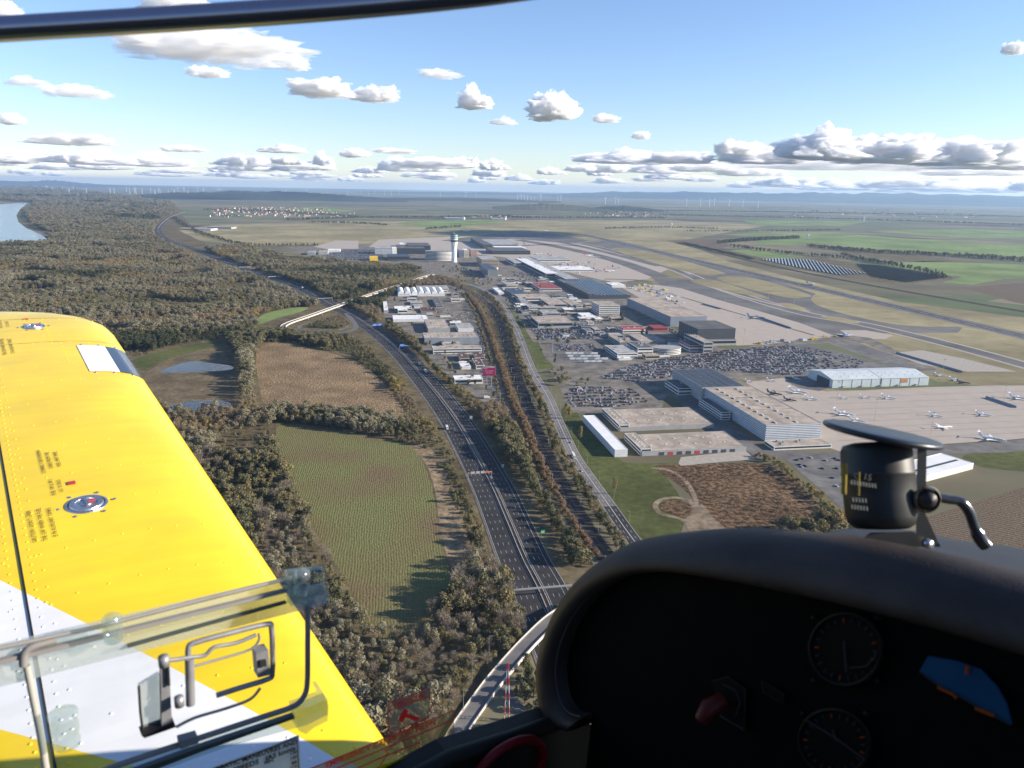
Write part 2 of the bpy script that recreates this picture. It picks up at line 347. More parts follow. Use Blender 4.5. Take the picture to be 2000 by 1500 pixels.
for pts in ([(1350,547),(1395,547),(1490,577),(1488,582),(1370,556)], [(1400,542),(1470,543),(1577,574),(1570,581),(1530,580),(1440,558)],
            [(1195,485),(1262,490),(1400,528),(1406,535),(1360,535),(1235,501)], [(1520,592),(1545,593),(1572,602),(1572,606),(1545,603)],
            [(1602,617),(1640,620),(1676,628),(1672,632),(1630,627)], [(1586,589),(1608,573),(1740,602),(1874,632),(1856,638),(1752,634),(1640,611)]):
    sheet('grass_island', pts, .15, M_airgrass, True)
sheet('holding_pad', [(1740,690),(1800,684),(1880,700),(1985,726),(1890,726),(1800,712)], .14, M_conc)
sheet('apron', [(1455,747),(1530,738),(1570,752),(1610,764),(1690,762),(1815,756),(1950,753),(2090,752),(2090,848),(1960,860),(1830,868),(1640,882),(1600,868),(1600,835)], .12, M_apron)
sheet('apron', [(1640,884),(1830,870),(1960,862),(2090,850),(2090,872),(1960,884),(1860,886),(1700,902)], .118, M_asph2)
JL = [(1590,730),(1560,741),(1532,748),(1590,764),(1640,762),(1815,754)]
sheet('apron', [(1532,744),(1580,736),(1625,756),(1600,764),(1560,758)], .14, M_asph2)
# apron slab joints
for k in range(9):
    a = G(1612+k*3, 765+k*12); link('slab_joint', ribbon_mesh('slab_joint', [a, a+E1*330], -.35, .35, .135), M_asph2, None, 'structure')
# car parks
LOTS = {'lot_main': [(1165,738),(1225,714),(1300,698),(1420,682),(1560,668),(1650,690),(1760,722),(1620,737),(1500,732),(1345,720),(1310,737),(1240,748)],
 'lot_low': [(1098,770),(1130,752),(1240,757),(1292,788),(1275,798),(1115,806)], 'lot_mid': [(1032,642),(1152,642),(1168,663),(1056,665)],
 'lot_bus': [(1066,668),(1168,668),(1180,712),(1130,716),(1085,704)], 'lot_far': [(628,500),(660,486),(740,486),(760,508),(690,509)],
 'lot_near': [(1530,893),(1640,882),(1720,905),(1700,990),(1640,990)], 'lot_new': [(1595,662),(1650,660),(1830,726),(1760,722)]}
for k, p in LOTS.items(): sheet('car_park', p, .12 if k != 'lot_new' else .11, M_asph2 if k != 'lot_low' else M_gravel)
sheet('forecourt', [(1325,905),(1330,893),(1455,880),(1475,897),(1380,905),(1330,910)], .13, M_conc)
sheet('service_road', [(1290,745),(1335,740),(1372,790),(1430,830),(1500,880),(1640,885),(1640,893),(1480,895),(1400,845),(1340,800)], .125, M_asph2)
sheet('car_park_road', [(1095,752),(1170,742),(1330,742),(1540,734),(1540,738),(1330,750),(1180,750),(1100,760)], .126, M_gravel)
sheet('perimeter_road', [(1395,686),(1560,664),(1660,655),(1700,660),(1830,722),(1835,735),(1800,722),(1690,670),(1560,672)], .127, M_gravel)
# ------------------------------------------------------------ motorway
MED = smooth_line(pix([(1150,1370),(1098,1250),(1056,1152),(1024,1090),(990,1010),(956,935),(900,835),(862,781),(822,732),(785,690),(745,655),(697,621),(663,603),(641,592),(596,567),(554,550),(500,533),(441,511),(399,494),(364,481),(334,472),(316,462),(309,452),(310,444),(322,431),(339,421),(364,414)]), 6)
road = link('motorway', ribbon_mesh('motorway', MED, -21, 18.5, .20), M_asph, None, 'structure')
for o, nm in ((-19.0, 'edge_line'), (-3.0, 'edge_line'), (3.0, 'edge_line'), (14.6, 'edge_line'), (18.3, 'edge_line')):
    link(nm, ribbon_mesh(nm, MED, o-.11, o+.11, .25), M_paint, road)
link('hard_shoulder', ribbon_mesh('hard_shoulder', MED, -21.0, -19.6, .235), M_asph2, road)
for o in (-15.4, -11.4, -7.2, 6.9, 10.8): dashes('lane_marking', MED, o, 5, 8.5, .20, .25, M_paint, road)
mb = MB()
Q = resample(MED, 12)
for o in (-1.9, 1.1):
    A = offset_line(Q, o); B_ = offset_line(Q, o+.5)
    for i in range(len(Q)-1):
        a, b, c, d = A[i], B_[i], B_[i+1], A[i+1]
        mb.add([(*a.xy,.2),(*b.xy,.2),(*c.xy,.2),(*d.xy,.2),(*a.xy,1.0),(*b.xy,1.0),(*c.xy,1.0),(*d.xy,1.0)], [(4,5,6,7),(0,1,5,4),(2,3,7,6),(1,2,6,5),(3,0,4,7)])
mb.build('median_barrier', M_conc, road)
link('median_strip', ribbon_mesh('median_strip', MED, -1.4, 1.1, .28), M_track, road)
# country road
CR = smooth_line(pix([(1330,1190),(1290,1130),(1241,1060),(1217,1027),(1185,981),(1150,932),(1121,888),(1091,824),(1070,775),(1038,719),(1010,645),(993,612),(980,592),(955,572),(925,558),(903,553),(880,548),(850,540)]), 6)
cr = link('country_road', ribbon_mesh('country_road', CR, -6.4, 6.4, .22), mat('old_asphalt', (.17,.155,.145), .85, .1, .05, spec=.2, scale2=.015), None, 'structure')
link('resurfaced_stretch', ribbon_mesh('resurfaced_stretch', CR[:24], -6.3, 6.3, .235), M_asph, cr)
for o in (-6.0, 6.0, -.12, .12): link('edge_line', ribbon_mesh('edge_line', CR, o-.13, o+.13, .26), M_paint, cr)
for o in (-3.0, 3.0): dashes('lane_marking', CR, o, 4.5, 6, .22, .26, M_paint, cr)
mb = MB(); Qr = resample(CR, 4)
for o in (-7.2,):
    A = offset_line(Qr, o); mb.tube([(p.x, p.y, .85) for p in A], .16, 4)
mb.build('guard_rail', mat('galvanised', (.5,.5,.5), .45, .05, 1, metal=.6), cr)
# lane and railway between the two roads
LN = smooth_line(pix([(1165,1105),(1135,1072),(1096,1012),(1075,975),(1040,915),(1018,850),(997,805),(982,768),(972,732),(958,686),(949,658),(938,625),(925,600),(905,572)]), 5)
link('lane', ribbon_mesh('lane', LN, -2.6, 2.6, .20), M_asph2, None, 'structure')
RL = smooth_line(pix([(1200,1105),(1163,1060),(1125,1000),(1087,930),(1051,850),(1022,770),(999,700),(982,640),(966,608),(935,580),(905,564),(880,556)]), 5)
rl = link('railway', ribbon_mesh('railway', RL, -8, 8, .14), M_ballast, None, 'structure')
for o in (-3.0, -1.5, 1.5, 3.0): link('rail', ribbon_mesh('rail', RL, o-.09, o+.09, .33), mat('rail_steel', (.22,.19,.17), .5, .1, 1, metal=.5), rl)
# flyover with its loop ramp
FP = [(850,537),(835,540),(790,556),(740,574),(697,590),(660,604),(620,618),(590,627),(565,634),(553,640),(560,647),(590,651),(640,651),(680,648),(694,640),(690,628),(676,612)]
FV = smooth_line(pix(FP), 6); nF = len(FV)
zz = [max(.25, 7.5*math.exp(-((i-30)/20.0)**2)+.25) for i in range(nF)]
fl = link('flyover', ribbon_mesh('flyover', FV, -5.0, 5.0, 0, zz), mat('bridge_deck', (.14,.13,.12), .85, .1, .1), None, 'structure')
mb = MB()
for o in (-5.4, 4.8):
    A = offset_line(FV, o); B_ = offset_line(FV, o+.6)
    for i in range(nF-1):
        if i > 58: break
        a, b, c, d = A[i], B_[i], B_[i+1], A[i+1]; z0, z1 = zz[i], zz[i+1]
        mb.add([(*a.xy,max(.1,z0-1.6)),(*b.xy,max(.1,z0-1.6)),(*c.xy,max(.1,z1-1.6)),(*d.xy,max(.1,z1-1.6)),(*a.xy,z0+1),(*b.xy,z0+1),(*c.xy,z1+1),(*d.xy,z1+1)], [(4,5,6,7),(0,1,5,4),(2,3,7,6),(1,2,6,5),(3,0,4,7)])
mb.build('parapet', mat('bridge_concrete', (.5,.46,.40), .8, .08, .3), fl)
for i in (20, 25, 30, 35, 40):
    MB().box(-3.5, 3.5, -.7, .7, 0, max(.6, zz[i]-.3)).build('pier', M_conc, fl, loc=FV[i])
link('loop_ramp', ribbon_mesh('loop_ramp', smooth_line(pix([(600,631),(585,637),(590,644),(640,646),(672,642),(678,634),(668,622)]), 6), -3.2, 3.2, .24), M_asph2, None, 'structure')
link('slip_road', ribbon_mesh('slip_road', smooth_line(pix([(840,545),(800,556),(768,568),(748,580),(736,598),(732,618),(733,640),(750,660)]), 6), -4, 4, .215), M_asph, None, 'structure')
# overpass at the bottom
OP = smooth_line(pix([(1130,1190),(1085,1222),(1050,1252),(1010,1288),(965,1335),(930,1380),(895,1430),(870,1480)]), 6)
oz = [.3+6.2*math.exp(-((i-8)/13.0)**2) for i in range(len(OP))]
op = link('overpass', ribbon_mesh('overpass', OP, -4.5, 4.5, 0, oz), M_asph2, None, 'structure')
mb = MB()
for o in (-5.0, 4.5):
    A = offset_line(OP, o); B_ = offset_line(OP, o+.5)
    for i in range(len(OP)-1):
        a, b, c, d = A[i], B_[i], B_[i+1], A[i+1]; z0, z1 = oz[i], oz[i+1]
        mb.add([(*a.xy,z0-1.2),(*b.xy,z0-1.2),(*c.xy,z1-1.2),(*d.xy,z1-1.2),(*a.xy,z0+.9),(*b.xy,z0+.9),(*c.xy,z1+.9),(*d.xy,z1+.9)], [(4,5,6,7),(0,1,5,4),(2,3,7,6),(1,2,6,5),(3,0,4,7)])
mb.build('parapet', MATS['bridge_concrete'], op)
for o in (-4.2, 4.0): link('edge_line', ribbon_mesh('edge_line', OP, o-.12, o+.12, .06, oz), M_paint, op)
link('access_road', ribbon_mesh('access_road', smooth_line(pix([(975,1330),(1000,1362),(1020,1400),(1030,1450)]), 5), -3, 3, .2), M_asph2, None, 'structure')
# far hills
def hills(name, pts_base, hts, depth, m):
    v = []; f = []; n = 24
    P = smooth_line(pts_base, n); Hs = np.interp(np.linspace(0, len(hts)-1, len(P)), range(len(hts)), hts)
    prof = [(0, 0), (.15, .35), (.35, .8), (.5, 1), (.7, .85), (1, 0)]
    for i, p in enumerate(P):
        d = Vector((p.x, p.y, 0)).normalized()
        for u, q in prof:
            nz = 1+.18*mnoise.noise(Vector((i*.35, u*3, hts[0]*.01)))
            v.append((p.x+d.x*depth*u, p.y+d.y*depth*u, -2+max(0, Hs[i])*q*nz))
    k = len(prof)
    for i in range(len(P)-1):
        for j in range(k-1): f.append((i*k+j, (i+1)*k+j, (i+1)*k+j+1, i*k+j+1))
    return link(name, mesh(name, v, f, True), m, None, 'structure')
M_hill = mat('far_wood', (.045,.05,.035), .95, .25, .0012, spec=.03, scale2=.0004)
M_hill2 = mat('far_slope', (.11,.10,.055), .95, .25, .0015, spec=.03, scale2=.0004, col2=(.05,.055,.03))
def far(x, dist):
    d = ray(x, 400); d.z = 0; d.normalize(); return d*dist
hills('hills', [far(x, 27000) for x in (1080,1200,1350,1500,1650,1800,2000,2300)], [60,215,255,265,320,345,335,350], 9000, M_hill)
hills('hills', [far(x, 13500) for x in (240,340,460,560,640,720,800)], [0,85,125,130,105,55,0], 4200, M_hill)
hills('hills', [far(x, 15500) for x in (720,820,900,960,1040,1100)], [0,40,55,45,20,0], 3000, M_hill)
hills('hills', [far(x, 38000) for x in (-500,-100,60,110,160,260,420)], [150,190,180,280,160,60,0], 6000, M_hill)
hills('hills', [far(x, 9800) for x in (960,1010,1060,1110,1160,1230)], [0,45,70,60,25,0], 2200, M_hill2)
hills('hills', [far(x, 10500) for x in (1140,1180,1220,1260,1300)], [0,40,55,35,0], 1500, M_hill)
hills('hills', [far(x, 30000) for x in (700,850,950,1050,1200)], [20,60,90,70,40], 6000, M_hill)
# ------------------------------------------------------------ trees
def foliage(name, stops, patch=.004):
    m = bpy.data.materials.new(name); m.use_nodes = True
    n = m.node_tree.nodes; L = m.node_tree.links; b = n['Principled BSDF']; b.inputs['Roughness'].default_value = .8; b.inputs['Specular IOR Level'].default_value = .15
    oi = n.new('ShaderNodeObjectInfo'); ns = n.new('ShaderNodeTexNoise'); L.new(oi.outputs['Location'], ns.inputs[0]); ns.inputs['Scale'].default_value = patch; ns.inputs['Detail'].default_value = 3
    a = n.new('ShaderNodeMath'); a.operation = 'MULTIPLY_ADD'; L.new(oi.outputs['Random'], a.inputs[0]); a.inputs[1].default_value = .55
    s = n.new('ShaderNodeMapRange'); L.new(ns.outputs[0], s.inputs[0]); s.inputs[1].default_value = .3; s.inputs[2].default_value = .7; s.inputs[4].default_value = .5
    L.new(s.outputs[0], a.inputs[2])
    rp = n.new('ShaderNodeValToRGB'); L.new(a.outputs[0], rp.inputs[0]); E = rp.color_ramp.elements
    for i, (p, c) in enumerate(stops):
        e = E[i] if i < 2 else E.new(p)
        e.position = p; e.color = (*c, 1)
    g = n.new('ShaderNodeTexCoord'); n2 = n.new('ShaderNodeTexNoise'); L.new(g.outputs['Object'], n2.inputs[0]); n2.inputs['Scale'].default_value = .45; n2.inputs['Detail'].default_value = 2
    mr = n.new('ShaderNodeMapRange'); L.new(n2.outputs[0], mr.inputs[0]); mr.inputs[1].default_value = .3; mr.inputs[2].default_value = .7; mr.inputs[3].default_value = .65; mr.inputs[4].default_value = 1.35
    mx = n.new('ShaderNodeMix'); mx.data_type = 'RGBA'; mx.blend_type = 'MULTIPLY'; mx.inputs[0].default_value = 1; L.new(rp.outputs[0], mx.inputs[6]); L.new(mr.outputs[0], mx.inputs[7])
    L.new(mx.outputs[2], b.inputs['Base Color'])
    tl = n.new('ShaderNodeBsdfTranslucent'); L.new(mx.outputs[2], tl.inputs[0]); ms = n.new('ShaderNodeMixShader'); ms.inputs[0].default_value = .3; L.new(b.outputs[0], ms.inputs[1]); L.new(tl.outputs[0], ms.inputs[2]); L.new(ms.outputs[0], n['Material Output'].inputs['Surface'])
    return m
F_ol = foliage('olive_leaves', [(0,(.07,.075,.035)),(.35,(.125,.12,.06)),(.6,(.165,.148,.078)),(.85,(.205,.165,.075)),(1,(.34,.20,.06))])
F_gr = foliage('grey_leaves', [(0,(.20,.185,.12)),(.3,(.27,.245,.165)),(.55,(.225,.20,.125)),(.75,(.165,.155,.085)),(1,(.26,.20,.11))])
F_ba = foliage('bare_twigs', [(0,(.21,.17,.13)),(.5,(.26,.215,.165)),(1,(.20,.17,.12))])
F_br = foliage('brown_leaves', [(0,(.17,.138,.095)),(.4,(.225,.182,.12)),(.75,(.245,.185,.105)),(1,(.36,.21,.08))])
F_dk = foliage('dark_leaves', [(0,(.04,.05,.025)),(.5,(.06,.068,.033)),(1,(.10,.095,.045))])
F_ye = foliage('yellow_leaves', [(0,(.19,.165,.07)),(.5,(.25,.205,.075)),(1,(.33,.23,.07))])
F_ru = foliage('russet_leaves', [(0,(.20,.135,.08)),(.5,(.25,.17,.10)),(1,(.21,.16,.09))])
M_bark = mat('bark', (.10,.08,.06), .95, .2, 2)
def crown_mesh(name, h, w, nl, nf, size, base=.25, seed=0, droop=1.0):
    r = np.random.default_rng(seed); V = []; Fc = []
    zc = h*(base+(1-base)/2); hz = h*(1-base)/2
    lob = []
    for i in range(nl):
        t = r.uniform(-1, 1); ang = r.uniform(0, 6.28); rad = math.sqrt(max(0, 1-t*t))*r.uniform(.25, .75)
        lob.append((rad*w/2*math.cos(ang), rad*w/2*math.sin(ang), zc+t*hz*.72, r.uniform(.28, .46)*min(w, 1.3*h*(1-base))*.62))
    lob.append((0, 0, zc, .5*w*.7))
    for i in range(nf):
        cx, cy, cz, R0 = lob[i % len(lob)]
        d = r.normal(size=3); d /= np.linalg.norm(d)
        if d[2] < -.5: d[2] *= -1
        rr = R0*r.uniform(.72, 1.08); p = np.array([cx, cy, cz])+d*rr*np.array([1, 1, droop])
        nrm = d+r.normal(size=3)*.45; nrm /= np.linalg.norm(nrm)
        a = np.cross(nrm, [0.3, .2, .93]); a /= np.linalg.norm(a)+1e-6; b = np.cross(nrm, a)
        s = size*r.uniform(.6, 1.25); k = len(V)
        q = r.uniform(.6, 1.1, 4)
        V += [p+a*s*q[0], p+b*s*q[1], p-a*s*q[2], p-b*s*q[3]]; Fc.append((k, k+1, k+2, k+3))
    return mesh(name, V, Fc)
def twig_mesh(name, h, w, n, seed):
    r = np.random.default_rng(seed); V = []; Fc = []
    for i in range(n):
        a = r.uniform(0, 6.28); z0 = h*r.uniform(.3, .85); rad = w/2*r.uniform(.05, .95)*math.sqrt(max(.1, 1-((z0/h-.5)/.55)**2))
        p = np.array([rad*math.cos(a), rad*math.sin(a), z0]); d = np.array([math.cos(a)*.6, math.sin(a)*.6, 1.0])+r.normal(size=3)*.35; d /= np.linalg.norm(d)
        s = np.cross(d, r.normal(size=3)); s /= np.linalg.norm(s)+1e-6; L0 = r.uniform(1.0, 2.4); k = len(V)
        V += [p-s*.13, p+s*.13, p+d*L0+s*.03, p+d*L0-s*.03]; Fc.append((k, k+1, k+2, k+3))
    return mesh(name, V, Fc)
def trunk_mesh(name, h, seed=0):
    r = random.Random(seed); mb = MB(); r0 = .022*h
    mb.tube([(0,0,-.3), (.05*r.uniform(-1,1), 0, h*.3), (.2*r.uniform(-1,1), .2*r.uniform(-1,1), h*.78)], [r0, r0*.75, r0*.25], 5)
    for k in range(5):
        a = r.uniform(0, 6.28); z0 = h*r.uniform(.28, .6); l = h*r.uniform(.15, .28)
        mb.tube([(0,0,z0), (math.cos(a)*l*.6, math.sin(a)*l*.6, z0+l*.55), (math.cos(a)*l, math.sin(a)*l, z0+l*1.1)], [r0*.42, r0*.25, r0*.1], 4)
    me = mesh(name, mb.v, mb.f, True); me.materials.append(M_bark); return me
KINDS = {}   # kind -> list of (trunk mesh, crown mesh)
def kind(k, m, n, *a, **kw):
    KINDS[k] = []
    for i in range(n):
        c = crown_mesh('crown', *a, seed=hash(k) % 97+i if False else sum(map(ord, k))+i*13, **kw); c.materials.append(m)
        KINDS[k].append((trunk_mesh('trunk', a[0], i), c))
kind('olive', F_ol, 3, 12.5, 11, 11, 620, .62)
kind('grey', F_gr, 3, 16, 9.5, 12, 620, .55, base=.18)
kind('brown', F_br, 3, 12.5, 10, 11, 420, .52)
kind('dark', F_dk, 2, 14, 9, 11, 600, .62, base=.15)
kind('yellow', F_ye, 2, 10, 8.5, 9, 480, .55)
kind('bush', F_ol, 2, 4.6, 6.5, 8, 280, .44, base=.05)
kind('bushbrown', F_br, 2, 4.2, 6, 8, 280, .40, base=.05)
kind('russet', F_ru, 2, 7.5, 7.5, 9, 380, .48, base=.08)
KINDS['bare'] = []
for _i in range(3):
    _c = twig_mesh('crown', 13.5, 8.5, 420, 50+_i); _c.materials.append(F_ba); KINDS['bare'].append((trunk_mesh('trunk', 13.5, 40+_i), _c))
kind('poplar', F_ye, 2, 21, 7.6, 14, 900, .6, base=.05, droop=1.7)

def inside(poly, X, Y):
    n = len(poly); r = np.zeros(len(X), bool); j = n-1
    for i in range(n):
        xi, yi = poly[i][0], poly[i][1]; xj, yj = poly[j][0], poly[j][1]
        c = ((yi > Y) != (yj > Y)) & (X < (xj-xi)*(Y-yi)/(yj-yi+1e-12)+xi); r ^= c; j = i
    return r
def scatter(pts, dens=1.0, smin=7.0):
    W = [(G(x, y).x, G(x, y).y) for x, y in pts]
    xs_, ys_ = zip(*W); x0, x1, y0, y1 = min(xs_), max(xs_), min(ys_), max(ys_)
    out = []; s = smin/math.sqrt(dens); d0 = 0
    while d0 < 40000:
        d1 = max(s*1.42/.0036, d0+1)
        if d1 > 0:
            xa, xb, ya, yb = max(x0, -d1), min(x1, d1), max(y0, -d1), min(y1, d1)
            nx_, ny_ = int((xb-xa)/s)+1, int((yb-ya)/s)+1
            if nx_ > 0 and ny_ > 0 and nx_*ny_ < 6000000:
                gx, gy = np.meshgrid(xa+np.arange(nx_)*s, ya+np.arange(ny_)*s)
                gx = gx.ravel()+rng.uniform(-.48, .48, gx.size)*s; gy = gy.ravel()+rng.uniform(-.48, .48, gy.size)*s
                dd = np.hypot(gx, gy); k = (dd >= d0) & (dd < d1)
                gx, gy = gx[k], gy[k]
                if len(gx):
                    k = inside(W, gx, gy); gx, gy = gx[k], gy[k]
                    out.append(np.stack([gx, gy, np.full(len(gx), s/smin*math.sqrt(dens))], 1))
        d0 = d1; s *= 1.42
    return np.concatenate(out) if out else np.zeros((0, 3))
FOREST = []  # (x, y, scale, kindname, zone)
def wood(zone, pts, mix, dens=1.0, smin=7.0, sc0=1.0, keep=1.0):
    P = scatter(pts, dens, smin); names = list(mix); pr = np.array([mix[k] for k in names], float); pr /= pr.sum()
    for x, y, g in P:
        if keep < 1 and mnoise.noise(Vector((x*.02, y*.02, 3.3)))*.5+.5 > keep: continue
        # stands: neighbouring trees tend to be of one kind
        q = (mnoise.noise(Vector((x*.0022, y*.0042, 1.7)))*1.0+mnoise.noise(Vector((x*.011, y*.013, 5.7)))*.45+.5)*.82+rng.random()*.18
        gap = mnoise.noise(Vector((x*.009, y*.009, 9.1)))
        if zone in ('river', 'left', 'north') and gap > (.27 if zone == 'river' else .36):
            if rng.random() < .6: continue
            FOREST.append((x, y, rng.uniform(.6, 1.1)*(1+.75*(g-1)), 'bush' if rng.random() < .5 else 'bushbrown', zone)); continue
        big = 1.05+.75*mnoise.noise(Vector((x*.011, y*.011, 4.4)))
        q = min(.999, max(0, q)); k = names[int(np.searchsorted(np.cumsum(pr), q))]
        FOREST.append((x, y, sc0*big*(1+.75*(g-1))*rng.uniform(.5, 1.4), k, zone))
def row(zone, pts, off, mix, step=7.0, jit=2.0, sc0=1.0, world=False):
    L_ = pts if world else smooth_line(pix(pts), 5)
    A = offset_line(resample(L_, step), off); names = list(mix); pr = np.array([mix[k] for k in names], float); pr /= pr.sum()
    for p in A:
        FOREST.append((p.x+rng.normal()*jit, p.y+rng.normal()*jit, sc0*rng.uniform(.65, 1.2), names[int(np.searchsorted(np.cumsum(pr), rng.random()))], zone))
MIX = {'dark': 1.0, 'olive': 3.0, 'bare': .7, 'grey': 3.0, 'brown': 1.7, 'yellow': .5}
wood('river', [(-500,482),(0,480),(93,475),(100,455),(60,440),(45,415),(75,398),(200,391),(340,402),(350,412),(315,428),(300,445),(300,462),(328,480),(428,520),(535,560),(628,602),(590,599),(500,616),(500,640),(455,660),(420,664),(350,674),(265,698),(100,720),(-500,740)], MIX, smin=8.0)
wood('river', [(-400,374),(60,368),(230,384),(340,399),(75,396),(0,391),(-400,393)], {'olive': 1, 'grey': 1, 'brown': 1}, smin=8.0)
wood('pond', [(440,668),(500,652),(556,652),(600,660),(690,668),(640,682),(560,664),(518,667),(494,690),(492,760),(500,796),(470,800),(466,700)], {'olive': 2, 'grey': 2, 'brown': 1.5}, smin=7.0)
wood('left', [(120,800),(340,800),(460,806),(520,800),(536,834),(536,880),(560,940),(595,1005),(640,1095),(690,1175),(727,1245),(700,1330),(500,1200),(300,960)], {'dark': .6, 'olive': 2.0, 'bare': .7, 'grey': 2.6, 'brown': 1.5, 'yellow': .3}, smin=6.6)
wood('left', [(727,1245),(800,1246),(852,1192),(884,1160),(905,1120),(915,1060),(945,1060),(985,1150),(1032,1247),(960,1322),(905,1390),(870,1470),(760,1600),(620,1500),(640,1330)], {'dark': .9, 'olive': 3.2, 'bare': .7, 'grey': .8, 'brown': 1.6, 'yellow': .4}, smin=6.2, sc0=.92)
wood('left', [(985,1338),(1050,1292),(1075,1340),(1080,1440),(1040,1450),(1015,1385)], {'olive': 2, 'dark': 1, 'brown': 1}, smin=5.5, sc0=.7)
wood('bank', [(815,868),(866,858),(905,945),(940,1040),(945,1062),(915,1062),(895,1015),(880,960),(850,905)], {'bush': 2.2, 'olive': 1, 'brown': .8, 'bushbrown': 1.5}, smin=5.6, sc0=.75, keep=.6)
wood('hedge', [(520,800),(600,812),(740,823),(790,824),(815,845),(816,872),(760,857),(650,838),(560,826),(530,826)], {'dark': 1, 'olive': 2, 'grey': 1.2}, smin=6.0, sc0=.8)
wood('bank', [(690,700),(712,690),(742,704),(775,740),(815,795),(850,843),(862,858),(815,866),(795,806),(772,772),(744,738)], {'olive': 1.5, 'bush': 2, 'yellow': 1, 'bushbrown': 1}, smin=5.4, sc0=.8)
wood('bank', [(520,668),(560,656),(640,656),(690,660),(725,682),(740,702),(710,690),(640,686),(560,668)], {'bush': 2, 'bushbrown': 2, 'olive': .6}, smin=5.6, keep=.7)
wood('loop', [(600,640),(640,622),(668,616),(684,634),(660,643)], {'bush': 2, 'bushbrown': 2}, smin=5.5)
wood('north', [(395,490),(480,482),(560,506),(700,516),(800,522),(835,532),(760,560),(660,596),(540,545),(440,508)], {'dark': 2, 'olive': 2.2, 'grey': 1.2, 'brown': 1, 'yellow': .8}, smin=7.5, sc0=1.05)
wood('north', [(655,604),(720,586),(770,566),(850,540),(895,550),(905,570),(880,556),(800,562),(760,582),(742,600),(738,640),(722,628)], {'olive': 2, 'dark': 1, 'bush': 1, 'yellow': .4, 'brown': 1}, smin=6.0, sc0=.8)
wood('east', [(744,645),(790,676),(842,722),(912,790),(972,862),(1040,962),(1090,1050),(1112,1108),(1160,1108),(1126,1066),(1090,1012),(1034,915),(1010,850),(985,800),(945,790),(885,748),(842,715),(810,672),(760,632)], {'olive': 2.4, 'dark': .8, 'yellow': 1.1, 'bush': 1.2, 'brown': .8}, smin=5.4, sc0=.78)
row('rail', LN, 6.5, {'russet': 3, 'bushbrown': 1}, 2.6, 1.0, .75, True)
row('rail', LN, 10.5, {'russet': 3, 'bushbrown': 1}, 2.8, 1.2, .8, True)
row('rail', LN, -5.5, {'bush': 1, 'olive': 1, 'yellow': 1}, 5.5, 1.2, .6, True)
row('verge', CR[:-24], -12, {'olive': 1, 'yellow': 1, 'brown': 1, 'bush': 2}, 4.2, 1.2, .62, True)
row('verge', CR[:-30], -16.5, {'dark': 1, 'olive': 1, 'brown': 1.6}, 4.6, 1.3, .7, True)
row('scrub', [(1480,892),(1520,915),(1560,948),(1600,985),(1645,1030),(1690,1060)], 0, {'yellow': 2, 'bush': 1}, 3.6, 2, .62)
row('scrub', [(1484,890),(1530,912),(1570,945),(1612,980),(1660,1022)], 4, {'yellow': 2, 'bush': 1}, 4.2, 2, .6)
wood('scrub', [(1500,1042),(1560,1030),(1600,1010),(1660,1030),(1690,1060),(1560,1075),(1480,1070)], {'yellow': 1.4, 'olive': 1, 'bush': 1}, smin=5.2, sc0=.7)
wood('scrub', [(1300,915),(1480,908),(1600,985),(1650,1040),(1560,1060),(1440,1050),(1385,1000)], {'bushbrown': 1}, smin=7, sc0=.35, keep=.55)
for px in [(1112,818),(1106,812),(1133,858),(1200,965)]:
    p = G(*px); FOREST.append((p.x, p.y, .8, 'poplar', 'poplar'))
for px in [(1178,612),(1215,628),(1213,620),(1255,655),(1263,655)]:
    p = G(*px); FOREST.append((p.x, p.y, .85, 'dark', 'estate'))
# scattered trees between the buildings and along far field edges
for poly, nn, mx_ in [([(745,585),(940,560),(985,790),(900,745),(820,670)], 70, ['olive','yellow','dark','bush']), ([(920,550),(1040,545),(1130,660),(1090,720),(1000,600)], 60, ['olive','dark','bush','yellow']), ([(1070,715),(1100,745),(1170,752),(1090,760)], 24, ['olive','yellow','bush']), ([(860,520),(960,520),(960,560),(900,552)], 70, ['olive','dark','brown'])]:
    W = pix(poly); 
    for k in range(nn):
        a, b, c = random.sample(W, 3); u, v_ = random.random(), random.random()
        if u+v_ > 1: u, v_ = 1-u, 1-v_
        p = a+(b-a)*u+(c-a)*v_; FOREST.append((p.x, p.y, random.uniform(.45, .85), random.choice(mx_), 'estate'))
for ln, sc_ in [([(1400,476),(1470,470),(1560,466)], 1.5), ([(1580,482),(1700,492),(1860,500),(2040,512)], 1.6), ([(1590,484),(1710,494),(1870,502),(2040,514)], 1.4), ([(1410,474),(1480,468),(1560,464)], 1.3), ([(1430,482),(1540,496),(1660,506),(1760,520)], 1.2), ([(1180,447),(1300,445),(1400,448)], 1.0), ([(1340,452),(1500,452),(1640,450)], .9), ([(600,435),(700,437),(760,441)], 1.2), ([(830,448),(900,443)], 1.0), ([(560,430),(700,426),(900,424),(1000,422)], 1.4), ([(980,424),(1100,426),(1300,426)], 1.4), ([(1290,420),(1500,425),(1700,430),(2000,440)], 1.5), ([(1840,545),(1800,530),(1700,512),(1640,498)], 1.1), ([(1300,412),(1600,416),(2000,424)], 1.6), ([(340,425),(380,450),(440,470),(500,480),(620,480)], .9), ([(400,410),(500,412),(640,420),(700,425)], 1.3)]:
    row('far', ln, 0, {'dark': 2, 'olive': 2, 'brown': 1, 'bush': 1}, 9, 6, sc_); row('far', ln, 14, {'dark': 2, 'olive': 1, 'bush': 1}, 17, 9, sc_)

